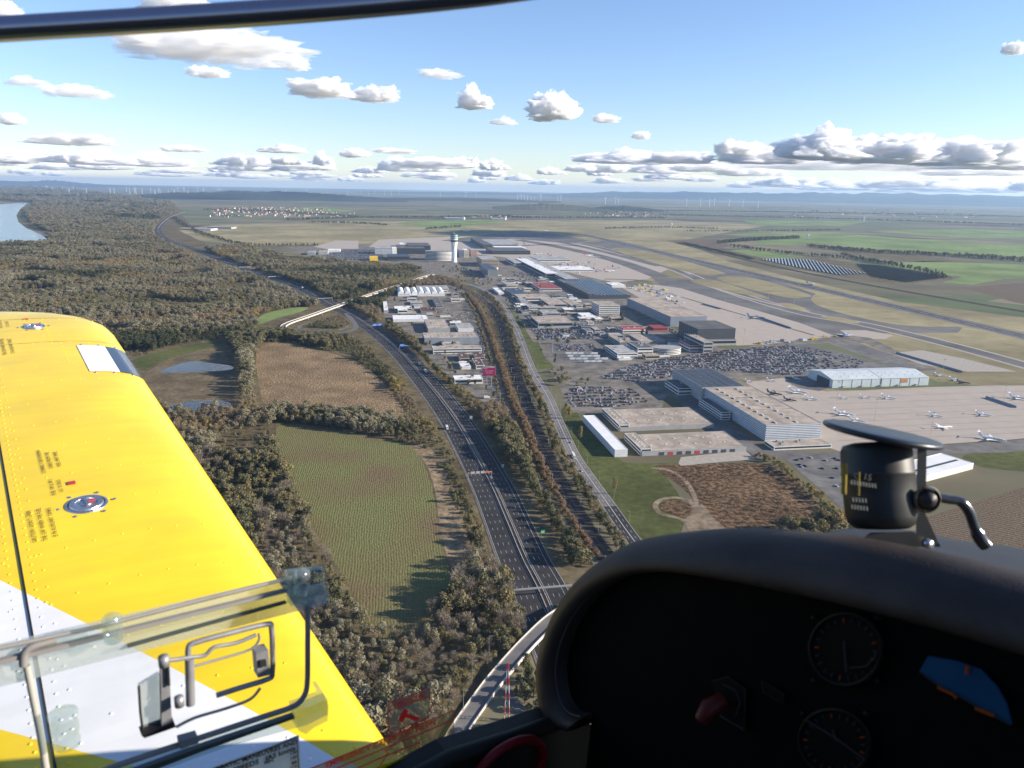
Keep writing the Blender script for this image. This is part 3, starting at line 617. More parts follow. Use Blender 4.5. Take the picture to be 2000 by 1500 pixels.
def clear_of(P, r):
    global FOREST
    L_ = np.array([(p.x, p.y) for p in resample(P, 5)]); out = []
    X = np.array([(q[0], q[1]) for q in FOREST])
    dm = np.full(len(X), 1e9); near = np.hypot(X[:, 0], X[:, 1]) < 4200
    for i0 in range(0, len(L_), 40):
        c_ = L_[i0:i0+40]; lo, hi = c_.min(0)-40, c_.max(0)+40
        k = np.where(near & (X[:, 0] > lo[0]) & (X[:, 0] < hi[0]) & (X[:, 1] > lo[1]) & (X[:, 1] < hi[1]))[0]
        if len(k): dm[k] = np.minimum(dm[k], np.sqrt(((X[k][:, None, :]-c_[None])**2).sum(2)).min(1))
    FOREST = [q for q, d in zip(FOREST, dm) if d > r]
for P_, r_ in ((MED, 22.5), (FV, 10), (CR, 8.5), (LN, 4), (OP, 8), (RL, 7)): clear_of(P_, r_)
# the nearest trees in view are things of their own; the rest of the wood is one mass per stand
HID = [[(-50,585),(150,598),(215,625),(270,720),(560,1120),(770,1420),(900,1520),(-50,1520)], [(1045,1500),(1045,1290),(1120,1130),(1240,1055),(1400,1035),(1640,1020),(2000,1060),(2000,1500)], [(1600,820),(1840,870),(1800,1020),(1640,1030)]]
cand = []
for i, (x, y, s, k, z) in enumerate(FOREST):
    px, py = PJ((x, y, 5))
    if 2 < px < 1998 and py < 1480 and math.hypot(x, y) < 900:
        if not any(inside(h, np.array([px]), np.array([py]))[0] for h in HID): cand.append((math.hypot(x, y) if z != 'poplar' else 0, i))
cand.sort(); solo = set(i for _, i in cand[:300])
LAB = {'olive': 'olive green leafy tree', 'grey': 'pale grey-green willow', 'brown': 'thin brown autumn tree', 'bare': 'leafless grey-brown tree', 'dark': 'dark green tree', 'yellow': 'yellowing tree', 'bush': 'low olive green bush', 'bushbrown': 'low brown bush', 'russet': 'russet brown hedge shrub', 'poplar': 'slim upright poplar'}
ZON = {'left': 'in the wood between the wing and the motorway', 'bank': 'on the bank between stubble field and motorway', 'hedge': 'in the hedge between the two fields', 'east': 'on the slope between motorway and lane', 'rail': 'in the strip between lane and railway', 'verge': 'in the row between railway and country road', 'scrub': 'on the edge of the brown rough field', 'poplar': 'on the lawn beside the country road', 'river': 'in the riverside forest', 'pond': 'beside the ponds', 'loop': 'inside the loop ramp', 'north': 'in the wood north of the motorway', 'estate': 'between the airport buildings', 'far': 'along a field edge'}
rest = {}
for i, (x, y, s, k, z) in enumerate(FOREST):
    var = KINDS[k]; t, c = var[i % len(var)]
    if i in solo:
        e = empty({'bush': 'bush', 'bushbrown': 'bush', 'russet': 'shrub', 'poplar': 'poplar_tree', 'grey': 'willow_tree'}.get(k, 'tree'), (x, y, 0), LAB[k]+' '+ZON[z], 'bush' if 'bush' in k or k == 'russet' else 'tree', k+' trees '+ZON[z], random.uniform(0, 6.28))
        q = s*random.uniform(.9, 1.1); e.scale = (q, q, s)
        link('trunk', t, None, e); link('crown', c, None, e)
    else: rest.setdefault(z, []).append((x, y, s, k, i % len(var)))
PROTO = {}
pc = bpy.data.collections.new('tree_shapes')
order = []
for k, var in sorted(KINDS.items()):
    for j, (t, c) in enumerate(var):
        vt = [v.co.copy() for v in t.vertices]; vc = [v.co.copy() for v in c.vertices]; nt_ = len(vt)
        me = mesh('t', vt+vc, [tuple(p.vertices) for p in t.polygons]+[tuple(i+nt_ for i in p.vertices) for p in c.polygons])
        me.materials.append(M_bark); me.materials.append(c.materials[0])
        me.polygons.foreach_set('material_index', [0]*len(t.polygons)+[1]*len(c.polygons))
        nm = 'shape_%03d' % len(order); o = bpy.data.objects.new(nm, me); pc.objects.link(o); PROTO[(k, j)] = len(order); order.append(nm)
def gn_tree(coll):
    g = bpy.data.node_groups.new('plant_trees', 'GeometryNodeTree')
    g.interface.new_socket('Geometry', in_out='INPUT', socket_type='NodeSocketGeometry'); g.interface.new_socket('Geometry', in_out='OUTPUT', socket_type='NodeSocketGeometry')
    n = g.nodes; L = g.links; gi = n.new('NodeGroupInput'); go = n.new('NodeGroupOutput')
    ip = n.new('GeometryNodeInstanceOnPoints'); ci = n.new('GeometryNodeCollectionInfo'); ci.inputs['Collection'].default_value = coll; ci.inputs['Separate Children'].default_value = True; ci.inputs['Reset Children'].default_value = True
    def att(nm, t):
        a = n.new('GeometryNodeInputNamedAttribute'); a.data_type = t; a.inputs['Name'].default_value = nm; return a.outputs[0]
    L.new(gi.outputs[0], ip.inputs['Points']); L.new(ci.outputs[0], ip.inputs['Instance']); ip.inputs['Pick Instance'].default_value = True
    L.new(att('kind', 'INT'), ip.inputs['Instance Index']); L.new(att('size', 'FLOAT_VECTOR'), ip.inputs['Scale']); L.new(att('turn', 'FLOAT_VECTOR'), ip.inputs['Rotation'])
    L.new(ip.outputs[0], go.inputs[0]); return g
GN = gn_tree(pc)
def plant(name, L_):
    me = bpy.data.meshes.new(name); me.from_pydata([(a[0], a[1], 0) for a in L_], [], [])
    a = me.attributes.new('kind', 'INT', 'POINT'); a.data.foreach_set('value', [PROTO[(q[3], q[4])] for q in L_])
    s = me.attributes.new('size', 'FLOAT_VECTOR', 'POINT'); r_ = me.attributes.new('turn', 'FLOAT_VECTOR', 'POINT')
    S = []; T = []
    for q in L_:
        g = q[2]; w_ = g*random.uniform(.9, 1.12); hh = 1.0+.45*(g-1) if g > 1 else g
        S += [w_, w_, hh]; T += [0, 0, random.uniform(0, 6.28)]
    s.data.foreach_set('vector', S); r_.data.foreach_set('vector', T)
    o = link(name, me, None, None, 'stuff'); md = o.modifiers.new('plants', 'NODES'); md.node_group = GN; return o
STN = {'river': ('riverside_forest', 'grey and olive riverside forest reaching from the river to the motorway'), 'left': ('woodland', 'grey willow woodland beyond the yellow wing'), 'far': ('field_trees', 'dark tree lines along the distant field edges'), 'estate': ('estate_trees', 'scattered trees between airport buildings'), 'north': ('north_wood', 'dark autumn wood between motorway and the office towers'), 'east': ('slope_wood', 'olive trees on the slope right of the motorway'), 'rail': ('railway_hedge', 'russet hedge along the railway lane'), 'verge': ('roadside_trees', 'tree row between railway and country road'), 'scrub': ('scrub', 'yellowing scrub around the brown rough field'), 'hedge': ('hedge', 'dark tree hedge between the two fields'), 'bank': ('bank_scrub', 'scrub on the motorway bank'), 'pond': ('pond_wood', 'mixed trees around the ponds'), 'loop': ('loop_scrub', 'brown scrub inside the loop ramp')}
for z, L_ in rest.items():
    o = plant(STN[z][0], L_); tag(o, STN[z][1], 'trees')
print('TREES', len(FOREST), {z: len(l) for z, l in rest.items()})
# ------------------------------------------------------------ buildings
W_white = mat('white_render', (.62,.61,.58), .8, .06, .15)
W_grey = mat('grey_panel', (.33,.33,.33), .7, .06, .15)
W_blue = mat('bluegrey_panel', (.22,.25,.29), .6, .06, .1)
W_dark = mat('dark_cladding', (.055,.062,.072), .55, .08, .08)
W_tan = mat('tan_render', (.42,.35,.27), .85, .06, .15)
W_red = mat('red_panel', (.42,.045,.06), .6, .08, .3)
W_cream = mat('cream_render', (.66,.58,.46), .8, .05, .15)
W_pink = mat('pink_render', (.55,.33,.29), .8, .05, .15)
R_tan = mat('gravel_roof', (.38,.315,.25), .95, .12, .2, scale2=.06)
R_grey = mat('membrane_roof', (.34,.335,.32), .8, .08, .1, scale2=.04)
R_white = mat('white_roof', (.74,.73,.70), .6, .05, .1)
R_dark = mat('bitumen_roof', (.10,.10,.10), .85, .1, .1, scale2=.04)
R_red = mat('red_roof', (.26,.055,.05), .75, .12, .4)
R_brown = mat('brown_tile_roof', (.10,.05,.045), .8, .12, .5)
R_blue = mat('solar_roof', (.045,.06,.085), .5, .15, .25, spec=.3)
M_glass = mat('window_glass', (.03,.038,.046), .2, .2, .6, spec=.35)
M_sky = mat('skylight', (.60,.59,.56), .4, .05, 1)
WM = dict(white=W_white, grey=W_grey, blue=W_blue, dark=W_dark, tan=W_tan, red=W_red, cream=W_cream, pink=W_pink)
RM = dict(tan=R_tan, grey=R_grey, white=R_white, dark=R_dark, red=R_red, brown=R_brown, blue=R_blue)
def bis(f, a, b):
    fa = f(a)
    for _ in range(48):
        m_ = (a+b)/2; fm = f(m_)
        if (fm > 0) == (fa > 0): a, fa = m_, fm
        else: b = m_
    return (a+b)/2
def measure(nlx, nly, nrx, fly, by, ang=None):
    e1 = E1 if ang is None else Vector((math.cos(ang), math.sin(ang), 0)); e2 = Vector((-e1.y, e1.x, 0))
    h = bis(lambda h_: PJ((*G(nlx, nly, h_).xy, 0))[1]-by, .5, 120); P = G(nlx, nly, h)
    W = bis(lambda t: PJ(P+e1*t)[0]-nrx, .5, 600); D = bis(lambda t: PJ(P+e2*t)[1]-fly, .5, 1500)
    return Vector((P.x, P.y, 0)), W, D, h
UNIT = {}
def unit_box(key, sx, sy, sz):
    if key not in UNIT:
        mb = MB(); mb.box(-sx/2, sx/2, -sy/2, sy/2, 0, sz*.8, bottom=False); mb.box(-sx*.42, sx*.42, -sy*.42, sy*.42, sz*.8, sz, bottom=False)
        UNIT[key] = mesh(key, mb.v, mb.f)
    return UNIT[key]
BR = random.Random(11)
def block_parts(e, x0, y0, W, D, z0, h, wall, roof, bands=0, sky=None, gear=0, strip=None, right=True):
    p = .35 if h > 5 else .18
    mb = MB(); mb.box(x0, x0+W, y0, y0+D, z0-.2, z0+h-.02, bottom=False); mb.build('wall', WM[wall], e)
    mb = MB()   # parapet rim and roof skin
    t = .45
    for a in ((x0-.12, x0+W+.12, y0-.12, y0+t), (x0-.12, x0+W+.12, y0+D-t, y0+D+.12), (x0-.12, x0+t, y0+t, y0+D-t), (x0+W-t, x0+W+.12, y0+t, y0+D-t)):
        mb.box(*a, z0+h, z0+h+p)
    mb.build('parapet', WM[wall] if roof != 'white' else R_white, e)
    mb = MB(); mb.box(x0+t, x0+W-t, y0+t, y0+D-t, z0+h, z0+h+.08); ro = mb.build('roof', RM[roof], e)
    if bands:
        fh = h/bands
        for k in range(bands):
            za = z0+k*fh+fh*.38; zb = z0+k*fh+fh*.82
            MB().box(x0+1, x0+W-1, y0-.06, y0+.3, za, zb).build('window_band', M_glass, e)
            MB().box(x0-.06, x0+.3, y0+1, y0+D-1, za, zb).build('window_band', M_glass, e)
            if right: MB().box(x0+W-.3, x0+W+.06, y0+1, y0+D-1, za, zb).build('window_band', M_glass, e)
    if strip:   # coloured or pale horizontal cladding strips
        n_, m_ = strip; fh = h/n_
        for k in range(n_):
            za = z0+k*fh+fh*.55; zb = z0+(k+1)*fh-.05
            MB().box(x0-.1, x0+W+.1, y0-.1, y0+D+.1, za, zb).build('cladding_strip', m_, e)
    if sky:
        nx_, ny_ = sky
        for i in range(nx_):
            for j in range(ny_):
                o = link('skylight', unit_box('skylight', 1.9, 1.6, .6), M_sky, ro); o.location = (x0+W*(i+1)/(nx_+1), y0+D*(j+1)/(ny_+1), z0+h+.08)
    for k in range(gear):
        o = link('roof_unit', unit_box('roof_unit%d' % (k % 3), 3+k % 3, 2.4+k % 2, 1.5+.4*(k % 3)), W_grey, ro)
        o.location = (x0+W*BR.uniform(.12, .88), y0+D*BR.uniform(.12, .88), z0+h+.08)
FOOT = []
def Bd(px, wall, roof, label, bands=0, sky=None, gear=0, strip=None, cat='building', name='building', ang=None, extra=None):
    base, W, D, h = measure(*px, ang=ang)
    FOOT.append((base+E1*W/2+E2*D/2, math.hypot(W, D)/2))
    e = empty(name, base, label, cat, None, GA if ang is None else ang)
    block_parts(e, 0, 0, W, D, 0, h, wall, roof, bands, sky, gear, strip)
    if extra: extra(e, W, D, h)
    return e, W, D, h
M_strip = mat('pale_metal_strip', (.66,.68,.70), .45, .04, .1, metal=.2)
M_bl = mat('blue_stripe_panel', (.16,.19,.23), .55, .06, .1)
def x_main(e, W, D, h):
    for k in range(11):
        for q in (.22, .6): 
            o = link('roof_vent', unit_box('roof_vent', 1.2, 6, 1.2), W_white, e); o.location = (W*q, D*(k+.6)/11.5, h+.1)
    for q in (.36, .68): MB().box(.5, W-.5, D*q-.25, D*q+.25, h+.09, h+.25).build('roof_joint', R_dark, e)
Bd((1497,831,1605,757,862), 'blue', 'tan', 'long striped maintenance hangar with flat tan roof beside the jet apron', strip=(9, M_strip), cat='hangar', name='hangar', extra=x_main)
def x_solar(e, W, D, h):
    for i in range(5):
        for j in range(9): MB().box(W*(i+.12)/5, W*(i+.9)/5, D*(j+.1)/9, D*(j+.9)/9, h+.12, h+.35).build('solar_panel', R_blue, e)
Bd((1372,757,1455,722,785), 'grey', 'dark', 'tall grey hall with dark solar panelled roof behind the striped hangar', extra=x_solar)
Bd((1325,759,1369,742,772), 'white', 'dark', 'white two-storey office joined to the solar roofed hall', 2, gear=2)
Bd((1409,806,1427,778,821), 'white', 'dark', 'narrow white office wing along the flank of the striped hangar', 3)
Bd((1512,873,1625,861,880), 'white', 'tan', 'low white annex with tan roof in front of the striped hangar', 1, gear=5)
Bd((1201,879,1226,812,893), 'white', 'white', 'long narrow white shed with bright white roof on the lawn', strip=(4, M_strip))
def x_off(e, W, D, h): block_parts(e, -1, 1, min(12, W*.12), D-2, 0, h+2.4, 'white', 'tan', 2, (1, 6), right=False)
def x_door(e, W, D, h):
    for k in range(9): MB().box(W*(.16+.085*k), W*(.16+.085*k)+W*.05, -.15, .1, .2, h*.7).build('loading_door', W_red if k in (1, 4) else W_dark, e)
    x_off(e, W, D, h)
Bd((1254,882,1458,850,891), 'grey', 'tan', 'low warehouse with tan skylit roof and loading doors beside the white shed', sky=(6, 2), extra=x_door)
Bd((1212,835,1395,801,843), 'grey', 'tan', 'low warehouse with tan skylit roof behind the one with loading doors', sky=(7, 2), extra=x_off)
# dark hangars
def x_ribs(e, W, D, h):
    for k in range(int(D/9)): MB().box(-.25, .1, k*9+4, k*9+4.6, 0, h-.3).build('wall_rib', W_blue, e)
def x_hA(e, W, D, h):
    x_ribs(e, W, D, h); MB().box(.5, W-.5, D*.42, D*.42+.6, h+.09, h+.5).build('roof_joint', R_dark, e)
Bd((1310,619,1381,582,638), 'blue', 'tan', 'huge blue-grey hangar with flat tan roof between terminal and apron', cat='hangar', name='hangar', extra=x_hA)
def x_hB(e, W, D, h): x_ribs(e, W, D, h); block_parts(e, W*.25, -7, W*.75, 7, 0, h*.34, 'grey', 'dark', 1)
Bd((1363,643,1437,627,674), 'dark', 'dark', 'black hangar with dark grey roof beside the huge tan roofed one', cat='hangar', name='hangar', extra=x_hB)
def x_redband(e, W, D, h): MB().box(-.15, W+.15, -.15, D+.15, h*.72, h*.97).build('red_band', W_red, e)
Bd((1347,675,1391,665,687), 'white', 'dark', 'white office with red band under its roof beside the black hangar', 2, extra=x_redband)
Bd((1375,669,1393,651,690), 'grey', 'tan', 'grey upper block rising behind the red banded white office', 3, gear=3)
Bd((1217,641,1261,636,651), 'white', 'red', 'white block with bright red upper storey near the dark hangars', 2, gear=2, extra=x_redband)
Bd((1277,641,1304,635,646), 'red', 'red', 'small red block beside the black hangar wall', 1)
Bd((1206,691,1246,675,701), 'white', 'grey', 'pale grey office with stepped flat roof by the bus park', 2, gear=3)
Bd((1246,680,1276,667,694), 'white', 'dark', 'white cubic office with dark plant on its roof', 2, gear=5)
Bd((1211,669,1225,654,679), 'grey', 'tan', 'narrow grey office with long roof behind the white cubic one', 3, gear=4)
Bd((1252,667,1300,653,670), 'grey', 'tan', 'low saw-tooth roofed hall between white offices', sky=(9, 1))
Bd((1171,597,1211,589,616), 'white', 'tan', 'white five-storey office with ribbon windows beside the huge tan roofed hangar', 5, gear=3)
# rounded white office
def rounded(px, py, wpx, by, floors, label, m=W_white):
    c = G(px, by); r = wpx/2*(c-Vector((0,0,CAM_H))).length/FPX; e = empty('building', (c.x, c.y+r*.6, 0), label, 'building', None, GA)
    h = bis(lambda h_: PJ((c.x, c.y, h_))[1]-py, .5, 90); fh = h/floors
    for k in range(floors):
        a = MB(); a.lathe([(1, k*fh), (1, k*fh+fh*.55)], n=28); o = a.build('wall', m, e); o.scale = (r, r*.7, 1)
        a = MB(); a.lathe([(.97, k*fh+fh*.55), (.97, (k+1)*fh)], n=28); o = a.build('window_band', M_glass, e); o.scale = (r, r*.7, 1)
    a = MB(); a.lathe([(0, h+.1), (1.02, h+.1), (1.02, h-.4)], n=28, sm=False); o = a.build('roof', R_grey, e); o.scale = (r, r*.7, 1)
rounded(1305, 681, 56, 693, 4, 'round-ended white banded office near the main car park')
rounded(858, 491, 58, 509, 7, 'white banded round office at the foot of the control tower')
# terminal roofs
def x_grid(e, W, D, h):
    for i in range(int(W/9)): MB().box(i*9+1, i*9+5.2, 2, D-2, h+.1, h+1.0).build('roof_light', M_glass, e)
Bd((1150,577,1232,546,584), 'dark', 'grey', 'wide terminal hall with striped roof lights next to the apron', cat='terminal', name='terminal', extra=x_grid)
Bd((1150,575,1162,552,583), 'dark', 'dark', 'dark slab block along the edge of the striped roof hall', 2)
Bd((1104,545,1131,502,553), 'grey', 'grey', 'long grey terminal pier building with stepped roof', 2, gear=14, cat='terminal', name='terminal')
Bd((1066,534,1090,505,542), 'grey', 'white', 'pale roofed check-in hall beside the long grey pier', 1, gear=5, cat='terminal', name='terminal')
Bd((1005,513,1030,504,519), 'white', 'grey', 'white roofed link hall between the hotels and the piers', 1, gear=4)
Bd((1090,527,1160,520,530), 'white', 'white', 'white pier finger with parked airliners on the far apron', 1, gear=8, cat='terminal', name='terminal')
Bd((1050,507,1115,500,511), 'white', 'grey', 'second pale pier finger behind the white one', 1, gear=6, cat='terminal', name='terminal')
Bd((962,490,1036,483,497), 'dark', 'dark', 'black curved-looking main terminal roof near the tower', 2, cat='terminal', name='terminal')
Bd((968,484,1028,480,488), 'white', 'white', 'long white roof slab on top of the black terminal', 0)
Bd((944,478,962,465,486), 'dark', 'dark', 'black wedge block standing out of the far terminal pier', 0)
Bd((962,478,1012,467,484), 'dark', 'grey', 'far pier with grey roof running from the black wedge', 1, cat='terminal', name='terminal')
# offices around the tower
Bd((776,485,831,478,496), 'dark', 'dark', 'dark glass office slab left of the control tower', 5, gear=3)
Bd((797,480,841,474,492), 'dark', 'dark', 'taller dark glass office behind the slab left of the tower', 6)
Bd((732,484,765,481,497), 'blue', 'grey', 'blue and white chequered car park block beside the dark glass offices', 4, strip=(6, M_strip))
Bd((766,485,775,482,496), 'white', 'white', 'white stair block at the end of the chequered block', 0)
Bd((781,477,790,474,483), 'white', 'white', 'small white cube above the dark office roofs', 0)
Bd((757,501,800,496,508), 'dark', 'blue', 'low dark station hall with blue-grey roof by the far car park', 1)
Bd((897,489,907,486,503), 'blue', 'grey', 'blue-grey office right of the control tower', 6)
Bd((907,489,916,486,503), 'cream', 'white', 'cream office tower beside the blue-grey one', 6)
Bd((920,489,932,485,500), 'pink', 'grey', 'pink office block near the black terminal', 5)
Bd((941,507,974,500,521), 'tan', 'grey', 'beige hotel with broad grey roof', 5, gear=2)
def x_stair(e, W, D, h): MB().lathe([(4, 0), (4, h+1), (0, h+1)], n=16).build('stair_tower', W_cream, e, loc=(W+5, D*.3, 0))
Bd((953,527,973,515,542), 'grey', 'blue', 'grey hotel slab with solar roof and cream round stair tower', 7, extra=x_stair)
Bd((722,503,738,500,510), 'white', 'white', 'bright yellow box building at the edge of the far car park', 0)
for o in bpy.data.objects:
    if o.get('label') == 'bright yellow box building at the edge of the far car park':
        for ch in o.children: ch.data.materials[0] = mat('yellow_panel', (.75,.5,.03), .6, .05, .3)
for px, wl, rf, lb, bd in [
 ((600,493,615,490,498), 'blue', 'grey', 'blue-grey shed at the wood edge near the far apron', 0), ((640,489,664,486,493), 'white', 'white', 'long white shed beside the far apron', 0), ((622,492,640,489,497), 'grey', 'tan', 'small tan roofed shed by the far car park', 0),
 ((1055,564,1097,552,569), 'white', 'red', 'long building with red roof in the middle of the estate', 1), ((1000,574,1028,563,580), 'blue', 'blue', 'low hall with blue solar roof left of the red roof', 1),
 ((1014,582,1076,575,588), 'white', 'tan', 'long low hall with pale roof below the red roof', 1), ((1071,594,1108,582,601), 'grey', 'tan', 'tan roofed workshop with roof ribs below the red roof', 1),
 ((1017,588,1031,583,594), 'grey', 'grey', 'small grey workshop beside the road bridge', 0), ((1033,600,1056,595,605), 'white', 'grey', 'white depot with cluttered roof beside the country road', 1), ((1056,601,1087,597,605), 'grey', 'tan', 'narrow tan depot behind the cluttered roof depot', 1),
 ((1060,612,1095,606,617), 'grey', 'grey', 'grey flat-roofed depot with inner yard', 1), ((1051,630,1120,618,641), 'grey', 'tan', 'large tan roofed depot above the dark car park', 1), ((1140,619,1165,611,624), 'white', 'white', 'white roofed garage behind the ribbon window office', 0),
 ((974,572,985,562,576), 'white', 'white', 'bright white tent hall beside the country road', 0), ((990,557,1010,551,562), 'cream', 'grey', 'cream block with frame near the hotels', 1), ((1115,596,1138,585,600), 'grey', 'tan', 'ribbed tan shed below the terminal hall', 0),
 ((1195,557,1222,552,562), 'white', 'white', 'white arched store on the apron edge', 0), ((1100,655,1112,651,658), 'white', 'grey', 'small kiosk between the car parks', 0),
 ((815,564,876,558,567), 'white', 'grey', 'long pale hall behind the row of white vaults', 1), ((750,606,758,589,610), 'white', 'white', 'white side wing of the courtyard block', 1), ((771,603,805,598,608), 'tan', 'white', 'low tan front wing of the courtyard block', 1),
 ((802,592,826,587,596), 'tan', 'grey', 'small tan block in the courtyard estate', 1), ((809,599,825,594,602), 'white', 'grey', 'small white block in the courtyard estate', 0), ((852,597,865,582,601), 'grey', 'dark', 'dark roofed narrow block in the courtyard estate', 1), ((823,608,853,600,612), 'tan', 'brown', 'brown roofed low block in the courtyard estate', 1),
 ((768,624,836,616,629), 'white', 'white', 'long white roofed shed by the motorway', 0), ((836,642,879,624,651), 'grey', 'tan', 'square tan hall with rows of skylights', 0), ((895,641,925,632,650), 'white', 'grey', 'pale grey box hall beside the lane', 0),
 ((829,661,936,650,673), 'blue', 'tan', 'wide violet-grey hall with tan skylit roof', 0), ((865,674,902,661,680), 'grey', 'tan', 'tan block projecting from the wide violet-grey hall', 0), ((846,682,941,676,692), 'white', 'tan', 'long office with blue window ribbon below the violet-grey hall', 2),
 ((898,700,917,690,707), 'tan', 'brown', 'brown roofed house next to the long office', 1), ((928,698,947,689,704), 'tan', 'brown', 'brown roofed house beside the lane', 1), ((930,714,946,700,721), 'white', 'brown', 'large brown roofed house behind the billboard', 1), ((901,717,920,706,722), 'white', 'white', 'white roofed box with low ridge between the brown roofs', 0),
 ((888,741,943,734,751), 'white', 'white', 'white flat roofed pavilion below the brown roofs', 1), ((967,799,975,796,804), 'white', 'grey', 'tiny white hut at the mast foot', 0), ((1128,760,1138,755,764), 'white', 'red', 'small white house with red roof beside the country road', 1)]:
    sk = (6, 4) if 'rows of skylights' in lb else ((12, 2) if 'wide violet' in lb else ((3, 2) if 'projecting' in lb else None))
    Bd(px, wl, rf, lb, bd, sk, 5 if sk is None and rf in ('tan', 'grey') else 2)
# row of white barrel vaults
base, W, D, h = measure(777, 571, 869, 564, 579)
e = empty('vaulted_hall', base, 'hall of seven white barrel vaults in the estate by the motorway', 'hall', None, GA)
MB().box(0, W, 0, D*1.2, 0, h*.55).build('wall', W_white, e)
for k in range(7):
    w_ = W/7; mb = MB(); v = []; f = []
    for i in range(11):
        a = math.pi*i/10; v += [(w_*k+w_/2-math.cos(a)*w_*.46, -.5, h*.55+math.sin(a)*h*.75), (w_*k+w_/2-math.cos(a)*w_*.46, D*1.2, h*.55+math.sin(a)*h*.75)]
        if i: f.append((2*i-2, 2*i, 2*i+1, 2*i-1))
    f.append(tuple(range(0, 22, 2))[::-1]); f.append(tuple(range(1, 22, 2))); mb.add(v, f); mb.build('vault', R_white, e)
# blue-white gabled hangar
base, W, D, h = measure(1627, 742, 1815, 722, 758)
e = empty('hangar', base, 'pale blue gabled hangar with open dark door on the jet apron', 'hangar', None, GA)
M_pb = mat('pale_blue_sheet', (.46,.52,.53), .6, .05, .1); M_pr = mat('pale_blue_roof', (.50,.545,.55), .55, .06, .05)
rg = h*1.42
mb = MB(); mb.add([(0,0,0),(W,0,0),(W,D,0),(0,D,0),(0,0,h),(W,0,h),(W,D,h),(0,D,h),(0,D/2,rg),(W,D/2,rg)], [(0,1,5,4),(1,2,6,9,5),(2,3,7,6),(3,0,4,8,7)]); mb.build('wall', M_pb, e)
for a, b, nm in ((0, .497, 'roof'), (.503, 1, 'roof')):
    mb = MB(); x0, x1 = W*a-.4*(a == 0), W*b+.4*(b == 1)
    mb.add([(x0,-.6,h-.1),(x1,-.6,h-.1),(x1,D/2,rg+.12),(x0,D/2,rg+.12),(x0,D+.6,h-.1),(x1,D+.6,h-.1)], [(0,1,2,3),(3,2,5,4)]); ro = mb.build(nm, M_pr, e)
    for k in range(6): 
        xx = x0+(x1-x0)*(k+.6)/6.2; s_ = (rg-h)/(D/2)
        for yy in (D*.16, D*.32): MB().box(xx, xx+4.5, yy, yy+1.8, h+s_*yy-.1, h+s_*yy+.6).build('skylight', M_sky, ro)
MB().box(W*.497, W*.503, -.5, .3, 0, h).build('downpipe', W_dark, e)
for k in range(1, 10): MB().box(W*k/10-.25, W*k/10+.25, -.25, .1, 0, h-.3).build('wall_seam', W_blue, e)
MB().box(-.2, .2, D*.12, D*.62, .1, h*.86).build('door_opening', W_dark, e)
for k in range(5): MB().box(-.45, .05, D*(.64+.065*k), D*(.695+.065*k), .1, h*.86).build('door_leaf', M_pb, e)
MB().box(W*.70, W*.775, -.3, .05, h*.42, h*.9).build('orange_panel', mat('orange_panel', (.42,.19,.07), .7, .08, .3), e)
for k in range(5): MB().box(W*(.1+.19*k), W*(.1+.19*k)+5, -2.6, 0, h*.16, h*.22).build('canopy', W_grey, e)
# low white hangar behind the compass
a0, a1 = G(1812, 940), G(1900, 916); an_ = math.atan2((a1-a0).y, (a1-a0).x); wd = (a1-a0).length
base = a0-Vector((math.cos(an_), math.sin(an_), 0))*10; e = empty('hangar', base, 'low hangar with wide pale roof beyond the car park at the ploughed field', 'hangar', None, an_)
block_parts(e, 0, 0, wd+10, 34, 0, 6, 'white', 'white', 0, None, 0); MB().box(8, wd+4, 12, 15, 6.1, 6.5).build('roof_light', R_blue, e)
# ------------------------------------------------------------ control tower
b = G(887, 512); e = empty('control_tower', b, 'tall white control tower with glass cab rising above the airport offices', 'tower')
def ring(n, tw): return [(math.cos(2*math.pi*k/n+tw), math.sin(2*math.pi*k/n+tw)) for k in range(n)]
mb = MB(); v = []; f = []; lv = [(0, 10.5), (30, 9), (58, 10.5), (74, 13)]
for i, (z, r) in enumerate(lv):
    for x, y in ring(12, i*.35): v.append((x*r, y*r*.8, z))
    if i: f += [((i-1)*12+k, (i-1)*12+(k+1) % 12, i*12+(k+1) % 12, i*12+k) for k in range(12)]
mb.add(v, f); mb.build('shaft', mat('tower_white', (.74,.74,.73), .6, .03, .05), e)
for z0, z1, r0, r1, nm, m_ in [(74,76,14,14,'gallery',W_dark),(76,80,12.5,13,'window_band',M_glass),(80,85,13.5,13.5,'ring_wall',W_white),(85,86,14.5,14.5,'gallery',W_dark),(86,92,12.5,13.5,'ring_wall',mat('mint_glass',(.32,.52,.50),.3,.04,.2)),(92,93,14.5,14.5,'gallery',W_dark),(93,99,11.5,13.5,'cab_glass',mat('mint_glass',(.32,.52,.50))),(99,101,14,13,'cab_roof',W_dark)]:
    MB().lathe([(0, z0), (r0, z0), (r1, z1), (0, z1)], n=20, sm=False).build(nm, m_, e)
MB().tube([(0,0,100.9),(0,0,109)], [.9,.25], 6).build('antenna', W_white, e)

